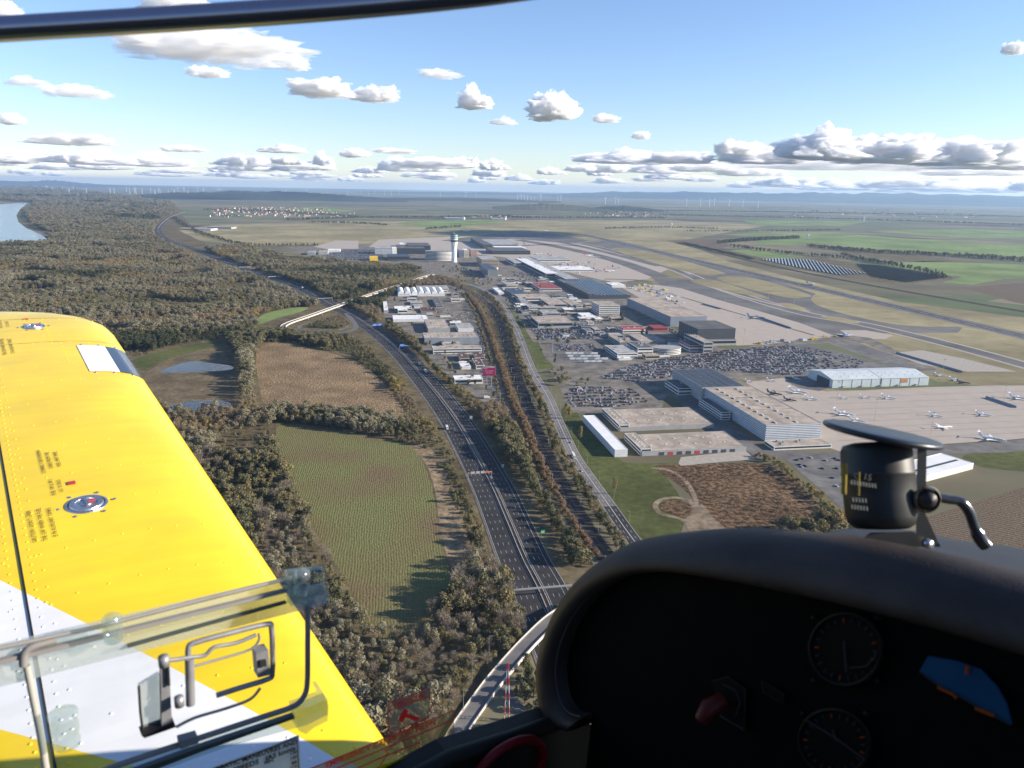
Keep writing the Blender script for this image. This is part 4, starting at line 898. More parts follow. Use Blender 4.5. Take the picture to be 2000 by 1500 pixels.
# ------------------------------------------------------------ low sheds that fill the yards
SH = random.Random(31)
def sheds(poly, n, where):
    W = pix(poly); pl = [(p.x, p.y) for p in W]; c = 0; tries = 0
    while c < n and tries < 4000:
        tries += 1; x, y = SH.uniform(min(p[0] for p in pl), max(p[0] for p in pl)), SH.uniform(min(p[1] for p in pl), max(p[1] for p in pl))
        if not inside(pl, np.array([x]), np.array([y]))[0]: continue
        w_, d_, h_ = SH.uniform(8, 26), SH.uniform(8, 34), SH.uniform(3, 7.5); cc_ = Vector((x, y, 0)); r_ = math.hypot(w_, d_)/2
        if any((cc_-q).length < r_*.8+R2*.72 for q, R2 in FOOT): continue
        if min((cc_-q).length for q in CR) < r_+12 or min((cc_-q).length for q in RL) < r_+14 or min((cc_-q).length for q in LN) < r_+5: continue
        FOOT.append((cc_, r_)); wl = SH.choice(['white', 'grey', 'tan', 'white', 'blue']); rf = SH.choice(['tan', 'grey', 'tan', 'dark', 'white'])
        e = empty('shed', cc_-E1*w_/2-E2*d_/2, '%s shed with %s roof %s' % ({'blue': 'blue-grey'}.get(wl, wl), rf, where), 'shed', 'low sheds '+where, GA)
        block_parts(e, 0, 0, w_, d_, 0, h_, wl, rf, 1 if h_ > 4.5 else 0, None, 1, right=False); c += 1
sheds([(985,560),(1060,545),(1150,590),(1210,625),(1230,665),(1180,668),(1130,640),(1040,632),(1000,596)], 46, 'in the depot quarter beside the country road')
sheds([(930,515),(1000,508),(1100,545),(1060,552),(990,552),(950,545)], 14, 'between the hotels and the terminal')
sheds([(765,590),(830,570),(900,570),(925,640),(935,700),(880,700),(830,650),(775,628)], 16, 'in the walled estate by the motorway')
sheds([(1170,660),(1300,655),(1340,690),(1290,698),(1180,712)], 8, 'among the white offices by the bus park')
# ------------------------------------------------------------ cars
CARC = [(.75,.75,.75),(.025,.028,.035),(.42,.43,.45),(.03,.03,.035),(.03,.03,.035),(.06,.065,.075),(.18,.19,.2),(.05,.07,.14),(.16,.02,.02),(.6,.58,.52)]
CMAT = [mat('car_paint_%d' % i, c, .3, 0, spec=.5) for i, c in enumerate(CARC)]
M_tyre = mat('tyre', (.02,.02,.02), .9, 0)
def car_mesh():
    mb = MB()
    def loft(secs, mi):
        n = len(secs[0]); v = [p for s in secs for p in s]; f = []
        for i in range(len(secs)-1):
            for k in range(n): f.append((i*n+k, i*n+(k+1) % n, (i+1)*n+(k+1) % n, (i+1)*n+k))
        f.append(tuple(range(n))[::-1]); f.append(tuple(range((len(secs)-1)*n, len(secs)*n))); mb.add(v, f, mi)
    def sec(x, w, z0, z1): return [(x,-w,z0),(x,w,z0),(x,w*.97,z1),(x,-w*.97,z1)]
    loft([sec(-2.2,.78,.45,.85), sec(-2.05,.88,.25,.92), sec(1.2,.9,.25,.9), sec(2.1,.85,.25,.72), sec(2.25,.72,.4,.62)], 0)
    loft([sec(-1.95,.78,.85,.93), sec(-1.3,.72,.85,1.38), sec(.2,.72,.85,1.42), sec(1.15,.76,.85,.92)], 1)
    loft([sec(-1.32,.7,1.36,1.42), sec(.15,.7,1.38,1.46)], 0)
    for x in (-1.35, 1.4):
        for y in (-.86, .86): mb.tube([(x, y-.1, .32), (x, y+.1, .32)], .32, 8, 2)
    return mb
_cb = car_mesh(); CARS = []
for m_ in CMAT:
    me = mesh('car', _cb.v, _cb.f); me.polygons.foreach_set('material_index', _cb.mi)
    for q in (m_, M_glass, M_tyre): me.materials.append(q)
    CARS.append(me)
SPOTS = []
CR_ = random.Random(5)
def lot(poly, fill, place, ang=GA, row=8.6, step=2.7, lane=True, keep=None):
    W = [(p.x, p.y) for p in pix(poly)]; e1 = Vector((math.cos(ang), math.sin(ang), 0)); e2 = Vector((-e1.y, e1.x, 0))
    us = [Vector((*w, 0)).dot(e1) for w in W]; vs = [Vector((*w, 0)).dot(e2) for w in W]
    v = min(vs)+3; k = 0
    while v < max(vs)-2:
        u = min(us)+3
        while u < max(us)-3:
            p = e1*u+e2*v
            if inside(W, np.array([p.x]), np.array([p.y]))[0] and CR_.random() < (fill if not callable(fill) else fill(p)):
                SPOTS.append((p.x+CR_.uniform(-.2,.2), p.y+CR_.uniform(-.2,.2), ang+math.pi/2+(math.pi if CR_.random() < .5 else 0)+CR_.uniform(-.04,.04), place))
            u += step
        v += 5.2 if k % 2 == 0 else row; k += 1
mainf = G(1560, 690)
lot([(1170,738),(1225,716),(1300,700),(1420,684),(1540,674),(1585,690),(1600,712),(1560,733),(1500,731),(1345,719),(1310,736),(1240,746)], lambda p: .82, 'in the packed main car park behind the striped hangar', row=11.0, step=2.6)
lot([(1560,676),(1650,694),(1700,710),(1610,735),(1580,712)], .18, 'in the thinly filled end of the main car park')
lot([(1104,770),(1132,755),(1236,759),(1270,785),(1200,795),(1115,795)], .5, 'in the gravel car park behind the warehouses', row=10)
lot([(1036,643),(1150,643),(1165,662),(1060,664)], .9, 'in the dark car park beside the country road')
lot([(1085,672),(1160,671),(1165,684),(1090,686)], .5, 'in the half empty car park by the bus park', row=9)
lot([(634,500),(662,488),(738,488),(755,506),(692,508)], .85, 'in the far car park by the chequered block', row=6.5)
lot([(1545,897),(1640,886),(1700,908),(1690,980),(1650,980)], .10, 'in the asphalt car park beside the compass', ang=R_(25), row=12)
lot([(1300,640),(1345,652),(1370,662),(1330,664)], .7, 'in the shaded yard before the black hangar')
lot([(835,600),(925,602),(930,625),(880,628)], .06, 'in the gravel yard of the estate')
lot([(1120,612),(1170,620),(1180,632),(1130,628)], .5, 'in the small yard before the ribbon window office', row=9)
lot([(1100,632),(1150,634),(1180,655),(1150,655)], .35, 'beside the large tan roofed depot', row=9)
lot([(985,578),(1010,582),(1045,612),(1015,612)], .35, 'in the depot yard along the country road', row=9)
lot([(1000,530),(1050,535),(1090,560),(1010,552)], .3, 'around the hotels and the red roofed hall', row=12)
lot([(926,640),(942,640),(958,700),(948,706)], .5, 'along the estate lane', row=6)
lot([(1180,640),(1215,636),(1220,660),(1185,665)], .4, 'in the yard by the red topped white block', row=8)
traffic = []
def drive(P, off, n, rev, place, a=0., b=1.):
    Q_ = resample(P, 2)
    for k in range(n):
        i = int((a+(b-a)*(k+CR_.uniform(.15, .85))/n)*(len(Q_)-2)); p = offset_line(Q_[max(0, i-1):i+2], off)[1 if i else 0]; t = Q_[i+1]-Q_[i]
        traffic.append((p.x, p.y, math.atan2(t.y, t.x)+(math.pi if rev else 0), place))
drive(MED, -9.3, 6, True, 'driving toward the overpass on the middle motorway lane', .02, .5); drive(MED, -5.2, 5, True, 'driving toward the overpass on the inner motorway lane', .02, .5); drive(MED, -13.4, 4, True, 'driving toward the overpass on the outer motorway lane', .04, .5)
drive(MED, 5.0, 4, False, 'driving toward the city on the inner motorway lane', .05, .5); drive(MED, 8.9, 4, False, 'driving toward the city on the middle motorway lane', .05, .5)
drive(CR, 3.4, 4, False, 'driving away along the country road', .1, .7); drive(CR, -2.9, 4, True, 'coming along the country road', .1, .7)
allc = [(math.hypot(s[0], s[1])-3000*(s in traffic), s) for s in SPOTS+traffic]; allc.sort(key=lambda q: q[0])
CN = ['white','black','silver','black','black','dark grey','grey','blue','red','beige']
far_cars = []
for i, (d, (x, y, a, pl)) in enumerate(allc):
    ci = CR_.randrange(len(CARS))
    if i < 300:
        o = bpy.data.objects.new('car' if 'driving' in pl or 'coming' in pl else 'parked_car', CARS[ci]); C.objects.link(o); o.location = (x, y, .28 if 'driving' in pl or 'coming' in pl else .13); o.rotation_euler = (0, 0, a)
        tag(o, CN[ci]+' car '+pl, 'car', 'cars '+pl)
    else: far_cars.append((x, y, a, ci))
cc = bpy.data.collections.new('car_shapes')
for i, me in enumerate(CARS): cc.objects.link(bpy.data.objects.new('carshape_%02d' % i, me))
me = bpy.data.meshes.new('parked_cars'); me.from_pydata([(q[0], q[1], .13) for q in far_cars], [], [])
me.attributes.new('kind', 'INT', 'POINT').data.foreach_set('value', [q[3] for q in far_cars])
me.attributes.new('size', 'FLOAT_VECTOR', 'POINT').data.foreach_set('vector', [1.0]*(3*len(far_cars)))
me.attributes.new('turn', 'FLOAT_VECTOR', 'POINT').data.foreach_set('vector', [t for q in far_cars for t in (0, 0, q[2])])
o = link('parked_cars', me, None, None, 'stuff'); md = o.modifiers.new('cars', 'NODES'); md.node_group = gn_tree(cc); tag(o, 'mass of cars filling the airport car parks', 'cars')
print('CARS', len(allc))
# vans, lorries, coaches
def truck(name, px, a, L_, m_, label, cat, grp=None, cab=True):
    p = G(*px) if not isinstance(px, Vector) else px
    e = empty(name, (p.x, p.y, .28), label, cat, grp, a)
    mb = MB(); mb.box(-L_/2, L_/2-(2.4 if cab else 0), -1.25, 1.25, .9, 3.7); mb.build('cargo_body', m_, e)
    if cab:
        MB().box(L_/2-2.2, L_/2, -1.2, 1.2, .5, 3.1).build('cab', W_white, e); MB().box(L_/2-.9, L_/2+.03, -1.1, 1.1, 1.9, 2.8).build('windscreen', M_glass, e)
    for x in (-L_/2+1.5, -L_/2+3, L_/2-1.2):
        for y in (-1.1, 1.1): MB().tube([(x, y-.15, .5), (x, y+.15, .5)], .5, 10).build('wheel', M_tyre, e)
def road_dir(P, px):
    g = G(*px); i = min(range(len(P)-1), key=lambda k: (P[k]-g).length); t = P[i+1]-P[i]; return math.atan2(t.y, t.x)
truck('lorry', (1120,893), road_dir(CR, (1120,893))+math.pi, 13, W_white, 'white box lorry on the country road', 'lorry')
truck('van', (873,838), road_dir(MED, (873,838))+math.pi, 7, W_white, 'white van on the outer motorway lane', 'van')
truck('lorry', (831,727), road_dir(MED, (831,727)), 14, W_white, 'white lorry on the motorway beside the blue gantry', 'lorry')
truck('van', (819,713), road_dir(MED, (819,713)), 7, W_white, 'white van behind the motorway lorry', 'van')
truck('lorry', (590,563), road_dir(MED, (590,563)), 16, W_white, 'white lorry beyond the flyover on the motorway', 'lorry')
truck('van', (951,779), R_(10), 8, W_white, 'white van parked on the yard road near the mast', 'van')
k = 0
for r_ in range(4):
    for c_ in range(6):
        k += 1
        if k in (6, 12, 19): continue
        p = G(1112+c_*12+r_*4, 693+r_*5.2); truck('coach', p, GA+R_(-4), 12.5, W_white if k % 4 else W_blue, 'white coach parked in rows in the bus park' if k % 4 else 'grey-blue coach parked in rows in the bus park', 'coach', 'coaches in the bus park', False)
# ------------------------------------------------------------ aircraft
M_jet = mat('jet_white', (.78,.78,.77), .35, .02, .3); M_jetd = mat('jet_dark', (.05,.045,.04), .35, .05, .3); M_jetg = mat('jet_grey', (.45,.46,.47), .4, .02, .3)
def jet(px, L_, a, m_, label, grp=None, tmat=None, ttail=True, cat='jet'):
    p = G(*px) if not isinstance(px, Vector) else px
    e = empty('jet_aircraft', (p.x, p.y, .15), label, cat, grp, a); r = L_*.048; z = L_*.085
    prof = [(-.5,.05,.35),(-.42,.35,.25),(-.25,.85,.05),(0,1,0),(.25,1,0),(.38,.86,-.02),(.46,.5,-.15),(.5,.06,-.3)]
    mb = MB(); v = []; f = []
    for i, (x, q, dz) in enumerate(prof):
        for k in range(12): t = 2*math.pi*k/12; v.append((x*L_, r*q*math.cos(t), z+r*q*math.sin(t)+dz*r))
        if i: f += [((i-1)*12+k, (i-1)*12+(k+1) % 12, i*12+(k+1) % 12, i*12+k) for k in range(12)]
    mb.add(v, f, 0, True); mb.build('fuselage', m_, e)
    def slab(pts, t, nm, m2):
        n_ = len(pts); vv = [Vector(q) for q in pts]; nrm = (vv[1]-vv[0]).cross(vv[2]-vv[0]).normalized()*t
        MB().add([q-nrm for q in vv]+[q+nrm for q in vv], [tuple(range(n_))[::-1], tuple(range(n_, 2*n_))]+[(i, (i+1) % n_, n_+(i+1) % n_, n_+i) for i in range(n_)]).build(nm, m2, e)
    for s in (-1, 1):
        slab([(.08*L_,s*r*.7,z-r*.6),(-.12*L_,s*r*.7,z-r*.6),(-.19*L_,s*.46*L_,z+.01*L_),(-.13*L_,s*.46*L_,z+.01*L_)], .006*L_, 'wing', m_)
        slab([(-.19*L_,s*.46*L_,z+.01*L_),(-.13*L_,s*.46*L_,z+.01*L_),(-.18*L_,s*.475*L_,z+.05*L_)], .003*L_, 'winglet', m_)
        zt = z+.19*L_ if ttail else z+.2*r
        slab([(-.45*L_,s*.005*L_,zt),(-.53*L_,s*.005*L_,zt),(-.56*L_,s*.17*L_,zt+.003*L_),(-.51*L_,s*.17*L_,zt+.003*L_)], .004*L_, 'tailplane', tmat or m_)
        ex, ey, ez = ((-.27*L_, s*r*1.75, z+r*.5) if ttail else (.03*L_, s*.16*L_, z-r*.9))
        mb = MB(); mb.tube([(ex+.07*L_,ey,ez),(ex,ey,ez),(ex-.08*L_,ey,ez)], [r*.5,r*.55,r*.35], 10); mb.build('engine', m_, e)
        MB().tube([(-.03*L_,s*r*.9,.3),(-.03*L_,s*r*.9,z-r*.6)], .008*L_, 5).build('landing_gear', M_jetg, e)
    slab([(-.33*L_,0,z+r*.6),(-.47*L_,0,z+r*.4),(-.54*L_,0,z+.195*L_),(-.46*L_,0,z+.195*L_)], .006*L_, 'fin', tmat or m_)
    MB().tube([(.38*L_,0,.2),(.38*L_,0,z-r*.6)], .007*L_, 5).build('landing_gear', M_jetg, e)
    for s in (-1, 1): MB().box(-.15*L_, .36*L_, s*r*.99-.02, s*r*.99+.02, z+.12*r, z+.34*r).build('window_row', M_glass, e)
    MB().box(.415*L_, .445*L_, -r*.55, r*.55, z+.2*r, z+.48*r).build('cockpit_window', M_glass, e)
JA = R_(-38)
for px, L_, m_, lb in [((1513,771),22,M_jetd,'dark brown business jet parked near the striped hangar'), ((1560,768),27,M_jet,'large white business jet behind the small grey one'), ((1543,783),18,M_jetd,'small dark-tailed business jet beside the brown one'), ((1586,781),19,M_jet,'small white jet next to the large white one'),
 ((1649,779),13,M_jet,'light jet at the foot of the apron mast'), ((1691,778),15,M_jet,'light jet in the middle of the apron row'), ((1737,779),20,M_jet,'white business jet at the end of the apron row'), ((1650,811),26,M_jet,'large white jet beside the compass shade'), ((1675,824),22,M_jet,'white jet tucked beside the large one near the compass'),
 ((1829,814),17,M_jet,'dark-bellied small jet on the open apron'), ((1922,812),19,M_jet,'blue striped jet on the open apron'), ((1845,837),21,M_jet,'white jet parked sideways beyond the compass'), ((1938,860),28,M_jet,'largest business jet at the taxiway end of the apron'), ((1992,780),26,M_jet,'business jet by the blast fence'),
 ((1556,741),13,M_jet,'light jet in front of the open hangar door'), ((1508,745),15,M_jet,'light jet in the corner behind the solar roof'), ((1464,746),13,M_jet,'light jet by the solar roofed hall'), ((1838,735),17,M_jet,'jet behind the gabled hangar'), ((1868,744),19,M_jet,'slim white jet right of the gabled hangar'), ((1882,749),18,M_jetd,'dark jet right of the gabled hangar')]:
    jet(px, L_, JA if 'sideways' not in lb else R_(12), m_, lb)
AG = 'airliners standing along the piers'
M_tred = mat('tail_red', (.45,.03,.03), .4, .02, .3)
for i, (x, y) in enumerate([(1095,517),(1118,521),(1142,525),(1168,529),(1050,497),(1075,500),(1100,505),(1150,500),(1165,503),(1190,531),(1010,476),(1030,478),(985,474),(1205,524)]):
    jet((x, y), 38, R_(-60+(i*37) % 90), M_jet, 'white airliner standing along the terminal piers', AG, M_tred if i % 2 else M_jet, False, 'airliner')
jet((1583,557), 38, GA-math.pi/2+R_(6), M_jet, 'airliner rolling on the runway', None, M_tred, False, 'airliner')
jet((911,452), 45, R_(190), M_jet, 'white airliner on the far taxiway behind the tower', None, M_jet, False, 'airliner')
jet((1067,452), 45, R_(200), M_jet, 'white airliner taxiing in the cloud shadow', None, M_tred, False, 'airliner')
jet((1651,656), 38, R_(80), M_jet, 'white airliner with tall fin at the apron corner', None, M_jet, False, 'airliner')
jet((1477,622), 40, R_(-20), M_jetg, 'grey airliner at the blast wall on the big apron', None, M_jetg, False, 'airliner')
# ground vehicles and loaders on the aprons
AV = random.Random(8); avm = []
for m_ in (W_white, M_jetg, W_blue, mat('apron_yellow', (.6,.42,.05), .6, .05, .5)):
    b_ = MB(); b_.box(-3.2,3.2,-1.2,1.2,.5,1.3); b_.box(-3.0,.6,-1.1,1.1,1.3,2.7); b_.box(1.5,3.0,-1.1,1.1,1.3,2.3); b_.box(-2.6,-1.8,-1.25,1.25,0,.8); b_.box(1.6,2.4,-1.25,1.25,0,.8)
    q_ = mesh('apron_vehicle', b_.v, b_.f); q_.materials.append(m_); avm.append(q_)
for poly, n_, wh in [([(1225,562),(1262,553),(1300,566),(1345,592),(1320,600),(1290,582)], 70, 'in the vehicle pound beside the huge tan roofed hangar'), ([(1050,505),(1150,510),(1215,530),(1120,535)], 40, 'around the airliners at the piers'), ([(1400,676),(1560,663),(1650,652),(1640,658),(1540,670)], 16, 'along the edge road of the big apron')]:
    pl = [(p.x, p.y) for p in pix(poly)]; c = 0
    while c < n_:
        x, y = AV.uniform(min(p[0] for p in pl), max(p[0] for p in pl)), AV.uniform(min(p[1] for p in pl), max(p[1] for p in pl))
        if inside(pl, np.array([x]), np.array([y]))[0]:
            o = bpy.data.objects.new('apron_vehicle', AV.choice(avm)); C.objects.link(o); o.location = (x, y, .14); o.rotation_euler = (0, 0, GA+AV.choice((0, 1.57))+AV.uniform(-.2, .2)); o.scale = (AV.uniform(.8, 1.7),)*3; tag(o, 'apron service vehicle '+wh, 'vehicle', 'service vehicles '+wh); c += 1
# ------------------------------------------------------------ masts, lamps, gantries, signs
M_pole = mat('galvanised_pole', (.38,.38,.37), .5, .05, 1, metal=.4)
def mast(px, h, label, name='light_mast', head=True, grp=None, r=.28, cat='mast'):
    p = G(*px); e = empty(name, (p.x, p.y, 0), label, cat, grp)
    MB().tube([(0,0,0),(0,0,h)], [r, r*.5], 6).build('pole', M_pole, e)
    if head: MB().box(-1.6, 1.6, -.4, .4, h-.3, h+.7).build('lamp_head', W_grey, e)
    else: MB().box(-.1, 2.6, -.12, .12, h-.3, h-.1).build('arm', M_pole, e)
for px in [(1634,783),(1708,820),(1818,848),(1959,790),(1452,672),(1415,600),(1550,600),(1600,590),(1500,590),(1840,735)]: mast(px, 26, 'tall floodlight mast on the apron', grp='apron floodlight masts', cat='mast')
mast((1079,689), 34, 'tall grey mast beside the half empty car park', head=True, r=.5)
for i, p in enumerate(resample(RL, 55)):
    for s in (-7, 7):
        q = offset_line([p, p+Vector((0, 1, 0))], s)[0]; px, py = PJ((q.x, q.y, 4))
        if py < 1100 and py > 570:
            e = empty('catenary_mast', (q.x, q.y, .2), 'grey catenary mast beside the railway', 'mast', 'catenary masts along the railway', 0 if s < 0 else math.pi)
            MB().tube([(0,0,0),(0,0,8)], .16, 5).build('pole', M_pole, e); MB().tube([(0,0,6.8),(4,0,6.6)], .06, 4).build('arm', M_pole, e)
for i, p in enumerate(resample(CR[:60], 46)):
    q = offset_line([p, p+Vector((0, 1, 0))], 8)[0]; px, py = PJ((q.x, q.y, 0))
    if py < 1060:
        e = empty('street_lamp', (q.x, q.y, 0), 'slim street lamp beside the country road', 'lamp', 'street lamps along the country road', math.pi)
        MB().tube([(0,0,0),(0,0,9)], [.12,.07], 5).build('pole', M_pole, e); MB().box(-.1, 1.8, -.14, .14, 8.85, 9.05).build('lamp_head', W_grey, e)
M_sblue = mat('sign_blue', (.03,.16,.55), .5, .04, .6); M_sgreen = mat('sign_green', (.02,.3,.12), .5, .04, .6); M_orange = mat('gantry_orange', (.55,.16,.06), .6, .06, .5)
def gantry(px, o0, o1, h, label, signs, beam=M_pole, road=MED):
    g = G(*px); i = min(range(len(road)-1), key=lambda k: (road[k]-g).length); t = (road[i+1]-road[i]).normalized(); e = empty('sign_gantry', (road[i].x, road[i].y, .2), label, 'gantry', None, math.atan2(t.y, t.x)-math.pi/2)
    for o in (o0, o1): MB().tube([(o,0,0),(o,0,h+1.2)], .25, 6).build('post', M_pole, e)
    MB().box(o0, o1, -.35, .35, h, h+1.1).build('beam', beam, e)
    for (a, b, hh, m_) in signs:
        s = MB().box(a, b, -.6, -.4, h-.4, h+hh).build('sign_panel', m_, e)
        for k in range(3): MB().box(a+.5, a+.5+(b-a)*(.75 if k % 2 else .5), -.66, -.6, h-.1+(hh-.2)*(k+.3)/3.2, h-.1+(hh-.2)*(k+.55)/3.2).build('sign_line', M_paint, s)
        if m_ is not M_orange:
            o_ = (b-a)
gantry((940,937), -20.5, 2, 6.2, 'orange motorway gantry with lane displays', [(-18,-14,2.0,W_grey),(-13,-9.4,2.0,W_grey),(-8.4,-5,2.0,W_grey)], M_orange)
gantry((1053,1162), -21.5, 19, 6.2, 'pale lattice gantry spanning the motorway before the overpass', [])
gantry((782,682), 1.5, 19, 6.4, 'blue direction sign gantry above the right motorway lanes', [(2.5,10,3.4,M_sblue)])
gantry((742,643), -2, 20, 6.4, 'wide blue direction sign gantry below the flyover', [(0,9,3.2,M_sblue),(10,18,3.4,M_sblue)])
gantry((641,590), -20, 18, 6.4, 'plain gantry just beyond the flyover', [])
gantry((545,545), -20, 18, 6.4, 'plain gantry far along the motorway in the wood', [])
gantry((480,527), -20, 18, 6.4, 'farthest plain gantry on the motorway', [])
def sign(px, w_, h_, z, m_, label, rz=0):
    p = G(*px); e = empty('road_sign', p, label, 'sign', None, rz)
    for x in (-w_*.3, w_*.3): MB().tube([(x,0,0),(x,0,z+h_)], .09, 5).build('post', M_pole, e)
    s = MB().box(-w_/2, w_/2, -.12, -.02, z, z+h_).build('sign_panel', m_, e)
    for k in range(2): MB().box(-w_*.38, w_*.3, -.17, -.12, z+h_*(.25+.33*k), z+h_*(.38+.33*k)).build('sign_line', M_paint, s)
sign((1060,1046), 3.4, 3.2, 1.6, M_sgreen, 'small green sign right of the motorway', R_(12)); sign((982,915), 2.4, 3.0, 1.4, W_white, 'small white sign right of the motorway', R_(12)); sign((920,820), 3.2, 3.0, 1.5, W_white, 'white back of a sign on the motorway slope', R_(12)); sign((733,612), 5, 3.5, 2.5, M_sblue, 'blue sign on the slip road')
# ------------------------------------------------------------ text
def text_mesh(body, size, align='CENTER', bold=0.0):
    cu = bpy.data.curves.new('lettering', 'FONT'); cu.body = body; cu.size = size; cu.align_x = align; cu.align_y = 'CENTER'; cu.resolution_u = 2; cu.offset = bold
    o = bpy.data.objects.new('lettering', cu); C.objects.link(o); dg = bpy.context.evaluated_depsgraph_get(); me = bpy.data.meshes.new_from_object(o.evaluated_get(dg)); bpy.data.objects.remove(o); return me
def text(body, size, m_, parent, M4, name='lettering', align='CENTER'):
    me = text_mesh(body, size, align); o = link(name, me, m_, parent); o.matrix_local = M4; return o
# billboard
p = G(955, 757); e = empty('billboard', p, 'magenta roadside billboard on tall lattice legs', 'billboard', None, R_(4))
MB().box(-8.5, 8.5, -.5, .5, 17, 28).build('panel', mat('magenta_poster', (.36,.02,.10), .5, .04, .3), e); MB().box(-8.8, 8.8, .5, 1.2, 16.7, 28.3).build('back_frame', W_grey, e)
for x in (-3, 3): MB().tube([(x,.4,0),(x,.4,17)], .35, 6).build('leg', M_pole, e)
for k in range(5): MB().tube([(-3,.4,k*3.4),(3,.4,(k+1)*3.4)], .15, 4).build('brace', M_pole, e)
MB().add([(-9,.3,28),(-3,.3,28.2),(6,.3,28.2),(9.5,.3,31),(6,.3,29.5),(2,.3,30.6),(-2,.3,29.6),(-6,.3,30.2)], [tuple(range(8))[::-1], tuple(range(8))]).build('cut_out', R_white, e)
RX = Matrix.Rotation(math.pi/2, 4, 'X')
text('Dinner Deadline', 1.75, R_white, e, Matrix.Translation((0,-.56,23.6)) @ RX); text('Slow-Ready', 1.75, R_white, e, Matrix.Translation((0,-.56,21.0)) @ RX); MB().box(-7.8,-2.4,-.56,-.5,26.6,27.0).build('poster_line', R_white, e)
# lattice mast and red-white pylon
def lattice(px, h, w_, label, mA, mB, n=8):
    p = G(*px); e = empty('lattice_mast', p, label, 'mast')
    for k in range(n):
        z0, z1 = h*k/n, h*(k+1)/n; a, b = w_*(1-.7*k/n), w_*(1-.7*(k+1)/n); mb = MB()
        for i in range(4):
            c0 = [(-1,-1),(1,-1),(1,1),(-1,1)][i]; c1 = [(-1,-1),(1,-1),(1,1),(-1,1)][(i+1) % 4]
            mb.tube([(c0[0]*a,c0[1]*a,z0),(c0[0]*b,c0[1]*b,z1)], .12, 4); mb.tube([(c0[0]*a,c0[1]*a,z0),(c1[0]*b,c1[1]*b,z1)], .07, 4); mb.tube([(c0[0]*b,c0[1]*b,z1),(c1[0]*b,c1[1]*b,z1)], .07, 4)
        mb.build('mast_section', mA if k % 2 else mB, e)
lattice((976,800), 24, .9, 'grey lattice mast beside the tiny white hut', M_pole, M_pole); lattice((990,1408), 34, 1.3, 'red and white lattice mast beside the overpass', mat('mast_red', (.5,.05,.04), .6, .05, 1), W_white)
MB_ = [(905,1390),(922,1330),(955,1280)]
for px in MB_: mast(px, 13, 'wooden power pole in the bottom woodland', 'power_pole', False, 'power poles in the woodland', .16, 'pole')
# ------------------------------------------------------------ solar farm
M_pv = mat('photovoltaic', (.20,.225,.26), .4, .08, .1, spec=.5)
def solar(poly, ang, pitch, n0, where):
    W = [(p.x, p.y) for p in pix(poly)]; e1 = Vector((math.cos(ang), math.sin(ang), 0)); e2 = Vector((-e1.y, e1.x, 0))
    us = np.array([Vector((*w, 0)).dot(e1) for w in W]); vs = np.array([Vector((*w, 0)).dot(e2) for w in W]); v = vs.min()
    while v < vs.max():
        u = np.arange(us.min(), us.max(), 3.0); X = e1.x*u+e2.x*v; Y = e1.y*u+e2.y*v; k = inside(W, X, Y)
        if k.sum() > 3:
            a, b = u[k].min(), u[k].max(); c = e1*((a+b)/2)+e2*v
            o = MB().add([(-(b-a)/2,-2.9,.8),((b-a)/2,-2.9,.8),((b-a)/2,2.7,3.2),(-(b-a)/2,2.7,3.2),(-(b-a)/2,-2.9,.65),((b-a)/2,-2.9,.65),((b-a)/2,2.7,3.05),(-(b-a)/2,2.7,3.05)], [(0,1,2,3),(7,6,5,4),(0,4,5,1),(2,6,7,3),(1,5,6,2),(3,7,4,0)]).build('solar_panel_row', M_pv, None)
            o.location = (c.x, c.y, 0); o.rotation_euler = (0, 0, ang); tag(o, 'long tilted row of solar panels '+where, 'solar panels', 'solar rows '+where)
        v += pitch
sheet('solar_field_ground', [(1318,474),(1345,472),(1500,506),(1600,502),(1700,520),(1870,542),(1760,556),(1640,540),(1480,512)], .08, M_scrub)
solar([(1485,507),(1520,505),(1580,507),(1696,535),(1640,538),(1560,523)], GA+R_(62), 12, 0, 'in the bright block of the solar farm')
solar([(1672,515),(1720,518),(1860,541),(1770,552),(1700,540)], GA+R_(72), 13, 0, 'in the dark block of the solar farm')
solar([(1325,474),(1340,473),(1480,505),(1468,507)], GA+R_(80), 14, 0, 'in the narrow strip of the solar farm')
# blast fences on aprons
for a, b in (((1372,594),(1408,604)), ((1476,618),(1545,642)), ((1750,690),(1880,728)), ((1925,777),(1985,797))):
    P0, P1 = G(*a), G(*b); d = (P1-P0); e = MB().box(0, d.length, -.3, .3, 0, 3.0).build('blast_fence', W_blue, None); e.location = P0; e.rotation_euler = (0, 0, math.atan2(d.y, d.x)); tag(e, {1372: 'blast wall beside the huge tan roofed hangar', 1476: 'long dark blast wall across the big apron', 1750: 'dark fence along the pale holding pad', 1925: 'dark blast fence on the jet apron'}[a[0]], 'fence')
